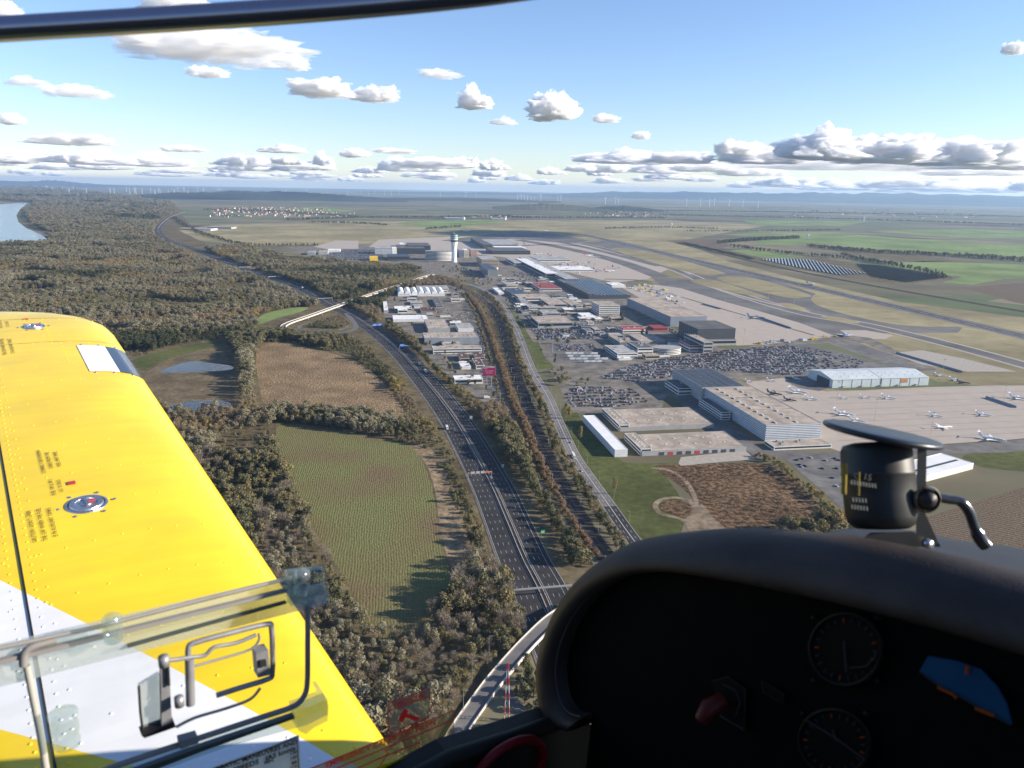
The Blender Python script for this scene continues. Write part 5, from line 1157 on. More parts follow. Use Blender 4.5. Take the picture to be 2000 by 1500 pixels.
# ------------------------------------------------------------ village, far houses, wind turbines
HR = [R_red, R_brown, R_tan]; _hm = {}
def house_mesh(i):
    if i not in _hm:
        mb = MB(); W, D, h = [(14,10,6),(11,9,5),(20,11,7)][i // 3 % 3]
        mb.add([(-W/2,-D/2,0),(W/2,-D/2,0),(W/2,D/2,0),(-W/2,D/2,0),(-W/2,-D/2,h),(W/2,-D/2,h),(W/2,D/2,h),(-W/2,D/2,h),(-W/2,0,h+4),(W/2,0,h+4)], [(0,1,5,4),(1,2,6,9,5),(2,3,7,6),(3,0,4,8,7)], 0)
        mb.add([(-W/2-.4,-D/2-.5,h-.3),(W/2+.4,-D/2-.5,h-.3),(W/2+.4,0,h+4.15),(-W/2-.4,0,h+4.15),(-W/2-.4,D/2+.5,h-.3),(W/2+.4,D/2+.5,h-.3)], [(0,1,2,3),(3,2,5,4)], 1)
        me = mesh('house', mb.v, mb.f); me.polygons.foreach_set('material_index', mb.mi); me.materials.append([W_white, W_cream, W_tan][i % 3]); me.materials.append(HR[(i // 2) % 3]); _hm[i] = me
    return _hm[i]
HRr = random.Random(21)
def village(poly, n, where, sc_=1.0):
    W = pix(poly); pl = [(p.x, p.y) for p in W]; xs_ = [p[0] for p in pl]; ys_ = [p[1] for p in pl]; c = 0
    while c < n:
        x, y = HRr.uniform(min(xs_), max(xs_)), HRr.uniform(min(ys_), max(ys_))
        if inside(pl, np.array([x]), np.array([y]))[0]:
            i = HRr.randrange(9); o = bpy.data.objects.new('house', house_mesh(i)); C.objects.link(o); o.location = (x, y, 0); o.rotation_euler = (0, 0, HRr.choice((0, math.pi/2))+HRr.uniform(-.3, .3)); o.scale = (sc_*HRr.uniform(.8, 1.3),)*3
            tag(o, ['white', 'cream', 'tan'][i % 3]+' gabled house in '+where, 'house', 'houses in '+where); c += 1
            for _ in range(2): FAR_T.append((x+HRr.uniform(-35, 35), y+HRr.uniform(-60, 60), HRr.uniform(.7, 1.2), HRr.choice(['dark', 'olive', 'brown']), 0))
FAR_T = []
village([(395,415),(440,408),(520,405),(620,408),(700,418),(690,424),(600,425),(480,424),(400,426)], 170, 'the village beyond the airfield', 1.25)
village([(1130,418),(1220,414),(1300,418),(1330,426),(1200,424)], 60, 'the village below the hill', 1.6)
village([(860,424),(980,422),(1000,428),(880,428)], 16, 'the row of farms beyond the green field', 1.6)
village([(1500,414),(1700,408),(1950,416),(1900,428),(1560,424)], 40, 'the scattered town under the far hills', 2.0)
o = plant('village_trees', FAR_T); tag(o, 'dark trees among the village houses', 'trees')
for px, sz, lb, m_ in [((600,412),(7,7,34),'pale church tower in the village',W_cream), ((1687,432),(16,16,62),'tall white silo in the plain under the hills',W_white), ((1578,466),(8,8,20),'white radar dome tower among the green fields',W_white), ((1311,446),(7,7,30),'thin radar tower on the far airfield edge',W_white)]:
    p = G(*px); e = empty('tower', p, lb, 'tower'); x, y, z = sz
    MB().box(-x/2, x/2, -y/2, y/2, 0, z*.8).build('shaft', m_, e)
    if 'radar' in lb: MB().lathe([(0,z*.75),(x*.8,z*.8),(x*.95,z),(x*.6,z*1.2),(0,z*1.3)], n=12).build('dome', W_white, e)
    else: MB().add([(-x/2,-y/2,z*.8),(x/2,-y/2,z*.8),(x/2,y/2,z*.8),(-x/2,y/2,z*.8),(0,0,z*1.05)], [(0,1,4),(1,2,4),(2,3,4),(3,0,4)]).build('roof', R_grey, e)
for px, w_, d_, h_, lb, wl, rf in [((350,449),190,80,9,'long depot hall with orange front beside the motorway bend','white','grey'), ((405,446),150,70,9,'grey logistics hall next to the orange fronted one','grey','grey'), ((870,428),160,60,12,'white farm halls beyond the green field','white','white'), ((960,429),120,50,10,'white storage hall beyond the green field','white','white')]:
    e = empty('building', G(*px), lb, 'building', None, R_(-6)); block_parts(e, 0, 0, w_, d_, 0, h_, wl, rf, 0)
    if 'orange' in lb[:30]: MB().box(0, w_*.55, -.3, 0, 2, 8).build('orange_front', mat('orange_front', (.6,.25,.05), .6, .05, .3), e)
M_turb = mat('turbine_white', (.8,.8,.8), .5, 0)
_tb = MB(); _tb.tube([(0,0,0),(0,0,125)], [3.4,1.8], 8); me_t = mesh('tower', _tb.v, _tb.f)
def blades(r0):
    mb = MB()
    for k in range(3):
        a = r0+k*2.0944; dx, dz = math.sin(a), math.cos(a); mb.add([(-dz*1.8,-4,125+dx*1.8),(dz*1.8,-4,125-dx*1.8),(dx*52+dz*.5,-4,125+dz*52-dx*.5),(dx*52-dz*.5,-4,125+dz*52+dx*.5),(0,-4.8,125)], [(0,1,2,3),(0,4,1),(3,2,4)])
    mb.box(-2, 2, -4, 6, 123, 127); return mesh('rotor', mb.v, mb.f)
RB = [blades(r) for r in (0, .5, 1.1, 1.6)]
TR = random.Random(4); k = 0
def turbine(px, dist, where):
    global k
    d = far(px, dist); e = empty('wind_turbine', (d.x, d.y, 0), 'white wind turbine '+where, 'wind turbine', 'wind turbines '+where, TR.uniform(-.6, .6)); k += 1
    link('tower', me_t, M_turb, e); link('rotor', RB[k % 4], M_turb, e)
for px in (1341,1368,1386,1395,1424,1451,1481,1182,1202,1208): turbine(px, 15500+TR.uniform(-800, 800), 'on the plain before the blue hills')
for px in (1011,1018,1024,1030,1037,1043,1056,1089,1095): turbine(px, 17500+TR.uniform(-900, 900), 'in the cluster behind the low hill')
for px in [95,106,126,138,147,172,218,226,250,256,265,268,280,297,305,312,315,331,343,350,362,369,388,400,430,436]: turbine(px, 19000+TR.uniform(-4000, 4000), 'along the hazy left horizon')
for px in [560,600,640,680,705,720,733,752,765,780,860,910,930]: turbine(px, 24000+TR.uniform(-3000, 3000), 'far behind the wooded ridge')
# ------------------------------------------------------------ the aircraft we sit in (x forward, y left, z up, origin at the eye)
HDG = R_(54.6)
AF = Vector((math.sin(HDG), math.cos(HDG), 0)); AL = Vector((-math.cos(HDG), math.sin(HDG), 0))
AM = Matrix((AF, AL, Vector((0, 0, 1)))).transposed()
plane = empty('light_aircraft', (0, 0, CAM_H), 'yellow and white low-wing light aircraft seen from its own cockpit', 'aircraft')
plane.matrix_world = Matrix.Translation((0, 0, CAM_H)) @ AM.to_4x4()
def ar(px, py): return AM.transposed() @ ray(px, py)
VS = 2.0
def Vp(px, py, Y=.42): d = ar(px, py); return d*(Y*VS/d.y)          # on the canopy side pane
def Pp(px, py, X=.64): d = ar(px, py); return d*(X/d.x)          # on the instrument panel plane
def Kp(px, py, D): d = ar(px, py); return d*(D/FPX)              # at a given depth
# --- wing
ROOT = Vector((.56, 1.21, -1.15+math.tan(R_(6))*1.21)); DI = R_(6)
WM4 = Matrix.Translation(ROOT) @ Matrix.Rotation(DI, 4, 'X')
def wing_paint():
    m = bpy.data.materials.new('wing_paint'); m.use_nodes = True; n = m.node_tree.nodes; L = m.node_tree.links; b = n['Principled BSDF']
    b.inputs['Roughness'].default_value = .38; b.inputs['Specular IOR Level'].default_value = .5; b.inputs['Coat Weight'].default_value = .35; b.inputs['Coat Roughness'].default_value = .12
    tc = n.new('ShaderNodeTexCoord'); sx = n.new('ShaderNodeSeparateXYZ'); L.new(tc.outputs['Object'], sx.inputs[0])
    def line(k, c):   # 1 where x < k*y + c
        a = n.new('ShaderNodeMath'); a.operation = 'MULTIPLY_ADD'; L.new(sx.outputs['Y'], a.inputs[0]); a.inputs[1].default_value = k; a.inputs[2].default_value = c
        l = n.new('ShaderNodeMath'); l.operation = 'LESS_THAN'; L.new(sx.outputs['X'], l.inputs[0]); L.new(a.outputs[0], l.inputs[1]); return l.outputs[0]
    u = line(-.54, -.19+.54*(1.33-1.21)*1.0); d = line(-.89, -.45+.89*(1.35-1.21))
    s = n.new('ShaderNodeMath'); s.operation = 'SUBTRACT'; L.new(u, s.inputs[0]); L.new(d, s.inputs[1])
    ns = n.new('ShaderNodeTexNoise'); L.new(tc.outputs['Object'], ns.inputs[0]); ns.inputs['Scale'].default_value = 3.5; ns.inputs['Detail'].default_value = 4
    mr = n.new('ShaderNodeMapRange'); L.new(ns.outputs[0], mr.inputs[0]); mr.inputs[1].default_value = .3; mr.inputs[2].default_value = .7; mr.inputs[3].default_value = .86; mr.inputs[4].default_value = 1.03
    mx = n.new('ShaderNodeMix'); mx.data_type = 'RGBA'; L.new(s.outputs[0], mx.inputs[0]); mx.inputs[6].default_value = (.88,.62,.008,1); mx.inputs[7].default_value = (.80,.80,.80,1); mx.clamp_factor = True
    my = n.new('ShaderNodeMix'); my.data_type = 'RGBA'; my.blend_type = 'MULTIPLY'; my.inputs[0].default_value = 1; L.new(mx.outputs[2], my.inputs[6]); L.new(mr.outputs[0], my.inputs[7]); L.new(my.outputs[2], b.inputs['Base Color'])
    mp = n.new('ShaderNodeMapping'); mp.inputs['Scale'].default_value = (1.6, 16, 1); L.new(tc.outputs['Object'], mp.inputs[0])   # airflow grime runs along the chord
    n4 = n.new('ShaderNodeTexNoise'); L.new(mp.outputs[0], n4.inputs[0]); n4.inputs['Scale'].default_value = 1.5; n4.inputs['Detail'].default_value = 6
    m4 = n.new('ShaderNodeMapRange'); L.new(n4.outputs[0], m4.inputs[0]); m4.inputs[1].default_value = .35; m4.inputs[2].default_value = .7; m4.inputs[3].default_value = .92; m4.inputs[4].default_value = 1.0
    mz = n.new('ShaderNodeMix'); mz.data_type = 'RGBA'; mz.blend_type = 'MULTIPLY'; mz.inputs[0].default_value = 1; L.new(my.outputs[2], mz.inputs[6]); L.new(m4.outputs[0], mz.inputs[7]); L.new(mz.outputs[2], b.inputs['Base Color'])
    n3 = n.new('ShaderNodeTexNoise'); L.new(tc.outputs['Object'], n3.inputs[0]); n3.inputs['Scale'].default_value = 2.2
    bp = n.new('ShaderNodeBump'); bp.inputs['Strength'].default_value = .4; bp.inputs['Distance'].default_value = .025; L.new(n3.outputs[0], bp.inputs['Height']); L.new(bp.outputs[0], b.inputs['Normal'])
    return m
PROF = [(-1.45,-.115),(-1.2,-.06),(-1.0,-.028),(-.8,-.010),(-.62,-.002),(-.45,0),(-.32,-.002),(-.22,-.007),(-.14,-.015),(-.08,-.026),(-.035,-.040),(-.005,-.056),(.014,-.074),(.018,-.092),(.008,-.108),(-.03,-.124),(-.12,-.14),(-.4,-.16),(-.9,-.15),(-1.45,-.125)]
def skin(X):
    for (a, za), (b, zb) in zip(PROF, PROF[1:]):
        if a <= X <= b: return za+(zb-za)*(X-a)/(b-a)
    return -.05
def tip_le(y):   # leading edge draws back round the tip
    t = max(0, min(1, (y-3.15)/.62)); return -1.0*(1-math.sqrt(max(0, 1-t**2.6)))
ST = [-.42,-.2,0,.4,.8,1.2,1.6,2.0,2.4,2.8,3.0,3.15,3.3,3.42,3.52,3.6,3.66,3.71,3.745,3.765,3.77]
v = []; f = []; npf = len(PROF)
for i, y in enumerate(ST):
    le = tip_le(y); t = max(0, (y-3.3)/.47); sq = math.sqrt(max(0.0, 1-t*t)) if t > 0 else 1
    for (X, z) in PROF:
        q = (X+1.45)/1.468; x = -1.45+q*(1.468+le); v.append((x, y, (z+.07)*max(.06, sq)-.07-.02*(1-sq)))
    if i:
        for k in range(npf-1): f.append(((i-1)*npf+k, i*npf+k, i*npf+k+1, (i-1)*npf+k+1))
f.append(tuple(range((len(ST)-1)*npf, len(ST)*npf)))
M_wing = wing_paint(); wing = link('wing', mesh('wing', v, f, True), M_wing, plane); wing.matrix_local = WM4
wing['label'] = 'yellow wing with diagonal white stripe'
bpy.context.view_layer.update()
def bmfix(o):
    bm = bmesh.new(); bm.from_mesh(o.data); bmesh.ops.recalc_face_normals(bm, faces=bm.faces); bm.to_mesh(o.data); bm.free()
bmfix(wing)
M_yel = mat('yellow_rivet', (.88,.62,.008), .38, 0, spec=.5); M_steel = mat('brushed_steel', (.55,.55,.56), .3, .1, 30, metal=.9); M_blk = mat('black_seal', (.015,.015,.015), .6, 0)
# rivets: rib rows along the chord, double rows along the seams
mb = MB(); mw = MB()
def rivet(x, y, r=.0042):
    z = skin(x); s = -.54*y-.19+.54*.12; d_ = -.89*y-.45+.89*.14; w_ = (x < s) and not (x < d_)
    (mw if w_ else mb).lathe([(r, z-.002), (r*.85, z+.0007), (r*.4, z+.0013), (0, z+.0014)], (x, y, 0), 7)
rv = random.Random(2)
for j in range(14):
    y0 = .05+j*.225
    for k in range(13): rivet(-.10-.068*k-.004*rv.random(), y0+.012*math.sin(k*.7))
for k in range(90):
    y0 = -.3+k*.04; rivet(-.545+.022, y0); rivet(-.545-.026, y0+.018)
    if k % 2: rivet(-.545+.045, y0)
for k in range(9): rivet(-.06-.075*k, 2.86); rivet(-.06-.075*k, 3.30) 
for k in range(7): rivet(-.25, 2.55+.05*k); rivet(-.28, 2.9+.05*k)
for k in range(14): rivet(-.02-.045*k, -.012, .006)
o = mb.build('rivets', M_yel, wing, 'stuff'); o2 = mw.build('rivets', mat('white_rivet', (.8,.8,.8), .4, 0, spec=.5), wing, 'stuff')
for (xs_, nm) in ((-.545, 'panel_seam'),): MB().box(xs_-.0022, xs_+.0022, -.42, 3.45, skin(xs_)+.0006, skin(xs_)+.0025).build(nm, M_blk, wing)
for y0 in (2.88, 3.32): MB().add([(X, y0+dy, skin(X)+.0012) for X in (-.9,-.6,-.4,-.25,-.15,-.08,-.04) for dy in (-.002,.002)], [(2*i, 2*i+1, 2*i+3, 2*i+2) for i in range(6)]).build('panel_seam', mat('seam_shadow', (.35,.20,.01), .6, 0), wing)
# root fairing
mb = MB(); v = []; f = []
for i in range(9):
    a = i/8*math.pi/2; yy = -.06-.34*math.sin(a); zz_ = .34*(1-math.cos(a))
    for (X, z) in PROF[:14]: v.append((X*1.02+.02, yy, z+zz_+.008))
    if i: f += [((i-1)*14+k, i*14+k, i*14+k+1, (i-1)*14+k+1) for k in range(13)]
mb.add(v, f, 0, True); o = mb.build('root_fairing', M_wing, wing)
# filler caps
def filler(x, y, r=.05):
    z = skin(x)+.001; e_ = MB(); e_.lathe([(r*1.12, z), (r*1.1, z+.002), (r*.98, z+.003), (r*.96, z-.002), (r*.9, z+.002), (r*.86, z+.006), (r*.6, z+.006), (r*.58, z+.003), (r*.3, z+.003), (r*.28, z+.006), (0, z+.006)], (x, y, 0), 32, sm=False); c_ = e_.build('filler_cap', M_steel, wing)
    mb = MB()
    for k in range(6): a = k*1.047; mb.lathe([(.006, z), (.004, z+.002), (0, z+.0025)], (x+r*1.45*math.cos(a), y+r*1.45*math.sin(a), 0), 7)
    mb.box(x-r*.05, x+r*.05, y-r*.5, y+r*.5, z+.006, z+.010); mb.build('cap_screws', M_steel, c_, 'stuff')
    MB().box(x+r*.1, x+r*.5, y-.003, y+.003, z+.0075, z+.0115).build('red_pointer', W_red, c_)
filler(-.365, 1.17); filler(-.33, 3.16, .045)
M_ink = mat('stencil_ink', (.03,.03,.025), .6, 0)
def wtext(body, x, y, s):   # reads outboard along the span
    z = skin(x)+.0022; text(body, s, M_ink, wing, Matrix.Translation((x, y, z)) @ Matrix.Rotation(math.pi/2, 4, 'Z'), 'stencil')
for i, t_ in enumerate(['CAUTION ! DON\'T OPEN', 'THE CAP WHEN THE FUEL', 'IS IN AUXILIARY TANKS']): wtext(t_, -.505+.024*i, 1.10, .0165)
for i, t_ in enumerate(['FUEL 100 LL 80 L', 'U.S. 16 GALS']): wtext(t_, -.435+.02*i, 1.32, .016)
for i, t_ in enumerate(['CONNECT GROUNDING', 'CABLE FROM THE', 'FUEL UNIT HERE']): wtext(t_, -.445+.022*i, 1.52, .0165)
for i, t_ in enumerate(['CAUTION ! DON\'T OPEN', 'THE CAP WHEN THE FUEL', 'IS IN AUXILIARY TANKS']): wtext(t_, -.50+.03*i, 2.85, .022)
for i, t_ in enumerate(['FUEL 100 LL 80 L', 'U.S. 16 GALS']): wtext(t_, -.46+.028*i, 3.24, .02)
for x, y, s in ((-.395, 1.315, .021), (-.36, 3.30, .02)): MB().box(x, x+s, y, y+s, skin(x)+.001, skin(x)+.003).build('red_mark', W_red, wing)
# landing light: white reflector panel and a clear nose window
def patch(x0, x1, y0, y1, up, n_=10):
    v = []; f = []
    for i in range(n_+1):
        X = x0+(x1-x0)*i/n_; v += [(X, y0, skin(X)+up), (X, y1, skin(X)+up)]
        if i: f.append((2*i-2, 2*i, 2*i+1, 2*i-1))
    return MB().add(v, f, 0, True)
patch(-.19, -.075, 2.40, 2.80, .0025).build('light_reflector', mat('reflector_white', (.85,.85,.86), .3, 0), wing)
patch(-.075, .012, 2.40, 2.80, .003).build('light_window', mat('light_glass', (.04,.05,.07), .05, 0, spec=.8), wing)
for y_ in (2.385, 2.815):
    for k in range(3): MB().lathe([(.006, 0), (.004, .004), (0, .005)], (-.17+.07*k, y_, skin(-.17+.07*k)), 8).build('screw', M_steel, wing)
# --- canopy bow overhead
M_bow = mat('bow_gloss', (.20,.23,.32), .22, 0, metal=.85)
MB().tube([Kp(*p, .62) for p in smooth_line([Vector((x, y, 0)) for x, y in [(-1200,150),(-500,96),(-160,67),(0,57),(250,42),(500,26),(700,11),(880,-6),(1050,-28),(1300,-70),(1700,-170),(2300,-380)]], 5) for p in [(p.x, p.y)]], .0098, 14).build('canopy_bow', M_bow, plane)
# --- clear vent window with rails and latch
def clear(name, tint, gl=.12, rough=.06, tr=1.0):
    m = bpy.data.materials.new(name); m.use_nodes = True; n = m.node_tree.nodes; L = m.node_tree.links; n.remove(n['Principled BSDF'])
    t = n.new('ShaderNodeBsdfTransparent'); t.inputs[0].default_value = (*tint, 1); g = n.new('ShaderNodeBsdfGlossy'); g.inputs['Roughness'].default_value = rough; g.inputs[0].default_value = (.95,.97,.97,1)
    d = n.new('ShaderNodeBsdfDiffuse'); d.inputs[0].default_value = (.55,.58,.55,1); a = n.new('ShaderNodeMixShader'); a.inputs[0].default_value = 1-tr; L.new(t.outputs[0], a.inputs[1]); L.new(d.outputs[0], a.inputs[2])
    s = n.new('ShaderNodeMixShader'); s.inputs[0].default_value = gl; L.new(a.outputs[0], s.inputs[1]); L.new(g.outputs[0], s.inputs[2]); L.new(s.outputs[0], n['Material Output'].inputs['Surface']); return m
M_acr = clear('clear_acrylic', (.86,.90,.88), .10, .12, .74); M_acr2 = clear('edge_acrylic', (.86,.92,.90), .12, .05, .90); M_pane = clear('clear_pane', (.97,.98,.98), .03, .02, .99); M_film = clear('decal_film', (.78,.76,.68), .03, .3, .72)
M_gasket = mat('grey_gasket', (.21,.20,.19), .5, .05, 20); M_latch = mat('cast_latch', (.26,.26,.27), .45, .1, 40, metal=.4); M_darkrail = mat('dark_rail', (.05,.062,.055), .3, .1, 20, spec=.6)
def vplate(pts, Y, th, m_, name, par):
    a = [Vp(x, y, Y) for x, y in pts]; b_ = [p+Vector((0, th*VS, 0)) for p in a]; n_ = len(pts)
    o = MB().add(a+b_, [tuple(range(n_)), tuple(range(n_, 2*n_))[::-1]]+[(i, n_+i, n_+(i+1) % n_, (i+1) % n_) for i in range(n_)]).build(name, m_, par); bmfix(o); return o
def vtube(pts, Y, r, m_, name, par, n=8, sm=0):
    P = [Vp(x, y, Y) for x, y in pts]; P = smooth_line(P, sm) if sm else P
    return MB().tube(P, r*VS*.72, n).build(name, m_, par)
vw = vplate([(-60,1290),(600,1155),(602,1340),(585,1376),(540,1394),(230,1492),(60,1560),(-60,1560)], .425, .002, M_pane, 'vent_window', plane)
vplate([(-40,1278),(585,1130),(585,1152),(-40,1306)], .415, .006, M_acr, 'upper_rail', vw); vplate([(-40,1316),(640,1148),(644,1178),(-40,1352)], .412, .008, M_acr, 'upper_rail', vw)
vplate([(-40,1300),(560,1152),(560,1157),(-40,1309)], .410, .003, M_gasket, 'rail_edge', vw); vplate([(250,1262),(560,1176),(560,1179),(250,1266)], .409, .003, M_darkrail, 'rail_edge', vw); vtube([(-40,1274),(200,1222),(400,1170),(570,1128)], .409, .0016, M_gasket, 'rail_edge', vw)
vplate([(562,1120),(634,1112),(643,1164),(568,1184)], .405, .006, M_acr2, 'rail_end_block', vw)
for (x, y, r) in ((590,1136,.009), (220,1226,.009)):
    c_ = Vp(x, y, .40); MB().lathe([(0,-.016),(r,-.015),(r*1.05,0),(r,.013),(r*.5,.017),(0,.018)], c_, 20, M=Matrix.Rotation(R_(12), 3, 'X')).build('clamp_knob', M_acr2, vw)
vtube([(46,1300),(48,1276),(66,1262),(110,1250)], .41, .0028, M_gasket, 'pane_gasket', vw, sm=4); vtube([(52,1300),(66,1370),(80,1440),(96,1540)], .41, .0024, mat('milky_seal', (.33,.32,.29), .5, 0), 'pane_gasket', vw, sm=4)
vtube([(601,1182),(601,1260),(600,1335),(592,1362),(572,1380),(520,1398),(400,1438),(220,1498),(100,1545)], .41, .0024, M_gasket, 'pane_gasket', vw, sm=5)
vplate([(180,1530),(400,1452),(560,1398),(640,1366),(640,1396),(600,1416),(440,1460),(220,1540)], .415, .008, M_acr2, 'lower_rail', vw); vplate([(200,1530),(400,1457),(575,1398),(575,1404),(400,1466),(220,1536)], .411, .004, M_darkrail, 'rail_edge', vw)
vplate([(577,1390),(632,1370),(624,1352),(630,1350),(642,1378),(640,1408),(612,1422),(598,1434),(584,1428)], .405, .012, M_acr2, 'rail_end_block', vw); vplate([(350,1448),(386,1438),(388,1452),(352,1464)], .405, .006, M_gasket, 'rail_clip', vw)
la = vtube([(370,1375),(368,1288),(368,1268),(378,1256),(450,1236),(521,1219),(530,1226),(532,1270),(532,1314),(524,1326),(470,1343),(423,1358)], .40, .0022, M_latch, 'latch_handle', vw, sm=3)
vtube([(370,1286),(371,1330),(372,1376)], .398, .0034, M_latch, 'latch_bar', la); vplate([(314,1296),(330,1294),(336,1412),(316,1420)], .397, .004, M_latch, 'latch_arm', la); vplate([(327,1300),(331,1300),(333,1340),(328,1340)], .395, .002, M_blk, 'arm_slot', la)
vplate([(276,1436),(340,1412),(344,1420),(282,1442)], .396, .008, M_blk, 'latch_foot', la); vplate([(271,1340),(311,1316),(315,1417),(280,1437)], .402, .003, M_acr, 'latch_tab', la); vtube([(271,1340),(274,1390),(280,1437)], .40, .0009, M_blk, 'tab_edge', la)
vtube([(322,1290),(345,1288),(368,1284),(400,1280),(418,1264),(460,1256),(500,1240)], .399, .0016, M_latch, 'latch_link', la, sm=3); vtube([(344,1420),(380,1402),(440,1384),(488,1366),(508,1344)], .402, .0012, M_latch, 'latch_wire', la, sm=4); vtube([(376,1302),(440,1284),(490,1268),(506,1250),(505,1238)], .402, .001, M_latch, 'latch_wire', la, sm=3)
for x, y, r in ((320,1291,.0055), (350,1370,.005)): c_ = Vp(x, y, .392); MB().lathe([(0,-.006),(r,-.0055),(r,.0055),(0,.006)], c_, 14).build('latch_pin', M_latch, la)
vplate([(500,1276),(524,1270),(528,1318),(504,1324)], .396, .008, M_latch, 'latch_catch', la); vplate([(508,1292),(520,1290),(521,1302),(509,1303)], .394, .002, M_blk, 'catch_hole', la)
c_ = Vp(127, 1424, .40); MB().lathe([(a_*1.45, b_*1.45) for a_, b_ in [(0,-.014),(.0082,-.013),(.0088,-.009),(.0075,-.006),(.0088,-.002),(.0088,.004),(.0075,.006),(.0092,.009),(.0095,.013),(0,.014)]], c_, 18).build('finger_knob', M_acr2, vw)
# placard and decals on the side pane
M_plac = mat('placard_white', (.85,.84,.80), .5, .03, 30); M_red = mat('decal_red', (.85,.02,.03), .5, 0)
def vtext(body, p0, p1, m_, par, Y=.409):
    a, b_ = Vp(*p0, Y), Vp(*p1, Y); xd = (b_-a); Ln = xd.length; xd.normalize(); nn = Vector((0, -1, 0)); yd = nn.cross(xd).normalized()
    me = text_mesh(body, 1.0, 'LEFT', .025); w_ = max(q.co.x for q in me.vertices); o = link('lettering', me, m_, par); s = Ln/w_
    M4 = Matrix((xd, yd, nn)).transposed().to_4x4(); M4.translation = a; o.matrix_local = M4 @ Matrix.Scale(s, 4); return o
pl_ = vplate([(360,1520),(584,1437),(592,1560),(360,1590)], .412, .001, M_plac, 'speed_placard', plane); vtube([(362,1524),(580,1441),(586,1540)], .411, .0005, M_ink, 'placard_border', pl_)
vtext('AEROBATIC MANEUVRES AND', (392,1513), (580,1449), M_ink, pl_, .4105); vtext('ENTRY SPEEDS   IAS knots', (400,1526), (577,1461), M_ink, pl_, .4105)
for i, (a_, b_) in enumerate((('MIN.', '130'), ('', '140'), ('MIN.', '86'), ('', '119'))):
    yb = 1473+i*9.5; 
    if a_: vtext(a_, (516, yb+18), (536, yb+11), M_ink, pl_, .4105)
    vtext(b_, (566 if len(b_) > 2 else 570, yb), (580, yb-5), M_ink, pl_, .4105)
def decal(c4, title, t0, t1, sep):
    o = vplate(c4, .43, .0006, M_film, 'decal', plane); vtube(c4+[c4[0]], .4285, .0007, M_red, 'decal_border', o, 4); vtube(sep, .4285, .0007, M_red, 'decal_border', o, 4); vtext(title, t0, t1, M_red, o, .4285); return o
o = decal([(758,1374),(840,1344),(837,1402),(759,1433)], 'UNLOCKED', (768,1379), (832,1356), [(758,1389),(839,1360)])
vplate([(778,1408),(790,1384),(798,1388),(795,1394),(820,1402),(816,1409),(792,1401),(786,1412)], .4285, .0003, M_red, 'arrow', o)
o = decal([(600,1504),(886,1387),(886,1530),(600,1560)], 'EMERGENCY CANOPY JETTISON', (636,1496), (850,1410), [(640,1508),(886,1406)])
vtube([(690,1504),(740,1482),(820,1450),(812,1480)], .4285, .0007, M_red, 'diagram_line', o, 4); vtube([(720,1510),(760,1492),(800,1486),(835,1488)], .4285, .0007, M_red, 'diagram_line', o, 4, 4); vtube([(740,1500),(758,1470),(752,1466),(762,1462)], .4285, .0007, M_red, 'diagram_line', o, 4)
vtube([(852,1510),(854,1472),(860,1440),(867,1470),(870,1505),(862,1482),(854,1490)], .4285, .0012, M_red, 'diagram_figure', o, 4)
o = decal([(886,1452),(955,1422),(954,1485),(886,1520)], 'LOCKED', (900,1455), (942,1439), [(886,1467),(955,1438)])
vplate([(918,1460),(925,1457),(925,1478),(932,1476),(922,1492),(911,1484),(918,1481)], .4285, .0003, M_red, 'arrow', o)
# --- cockpit sill and red handle
M_trim = mat('black_trim', (.0035,.0032,.003), .8, .1, 40, spec=.05)
M_sill = mat('sill_olive', (.014,.011,.005), .6, .1, 30)
sill = vplate([(760,1545),(880,1478),(1000,1440),(1090,1408),(1112,1412),(1165,1425),(1165,1640),(700,1640)], .37, .02, M_sill, 'cockpit_sill', plane)
vtube([(740,1556),(880,1480),(1000,1441),(1090,1409),(1106,1404)], .372, .008, M_sill, 'sill_edge', sill, 10)
MB().tube(smooth_line([Vp(x, y, .36) for x, y in [(925,1520),(960,1478),(1000,1452),(1035,1444),(1056,1456),(1060,1480),(1045,1530)]], 5), .0065, 10).build('jettison_handle', mat('handle_red', (.16,.006,.008), .5, 0, spec=.2), plane)
# --- coaming, deck and panel
OUT = [(1140,1418),(1106,1404),(1082,1374),(1073,1325),(1075,1280),(1090,1225),(1113,1170),(1148,1122),(1192,1085),(1240,1058),(1320,1043),(1420,1036),(1520,1040),(1640,1052),(1760,1074),(1900,1105),(2080,1150),(2300,1215)]
INN = [(1146,1398),(1124,1391),(1106,1366),(1098,1325),(1100,1285),(1113,1240),(1134,1200),(1166,1162),(1205,1135),(1255,1118),(1330,1115),(1430,1130),(1530,1150),(1650,1175),(1770,1205),(1900,1240),(2080,1295),(2300,1370)]
Po = smooth_line([Pp(x, y, .66) for x, y in OUT], 6); Pi = smooth_line([Pp(x, y, .63) for x, y in INN], 6)
v = []; f = []; q = 12
for a, b_ in zip(Po, Pi):
    mid = (a+b_)/2; hw = (a-b_)/2
    fw = a+Vector((.55, 0, -.34)); v += [fw, a+Vector((.16, 0, -.075)), a+Vector((.06, 0, -.018)), a+Vector((.02, 0, -.002))]
    for k in range(q): t = math.pi*k/(q-1); v.append(mid+hw*math.cos(t)+Vector((-.036*math.sin(t), 0, 0)))
    v.append(b_+Vector((.012, 0, 0)))
nn_ = q+5
for i in range(len(Po)-1): f += [(i*nn_+k, (i+1)*nn_+k, (i+1)*nn_+k+1, i*nn_+k+1) for k in range(nn_-1)]
M_lea = mat('coaming_leather', (.044,.033,.027), .6, .18, 9, spec=.22, bump=.002)
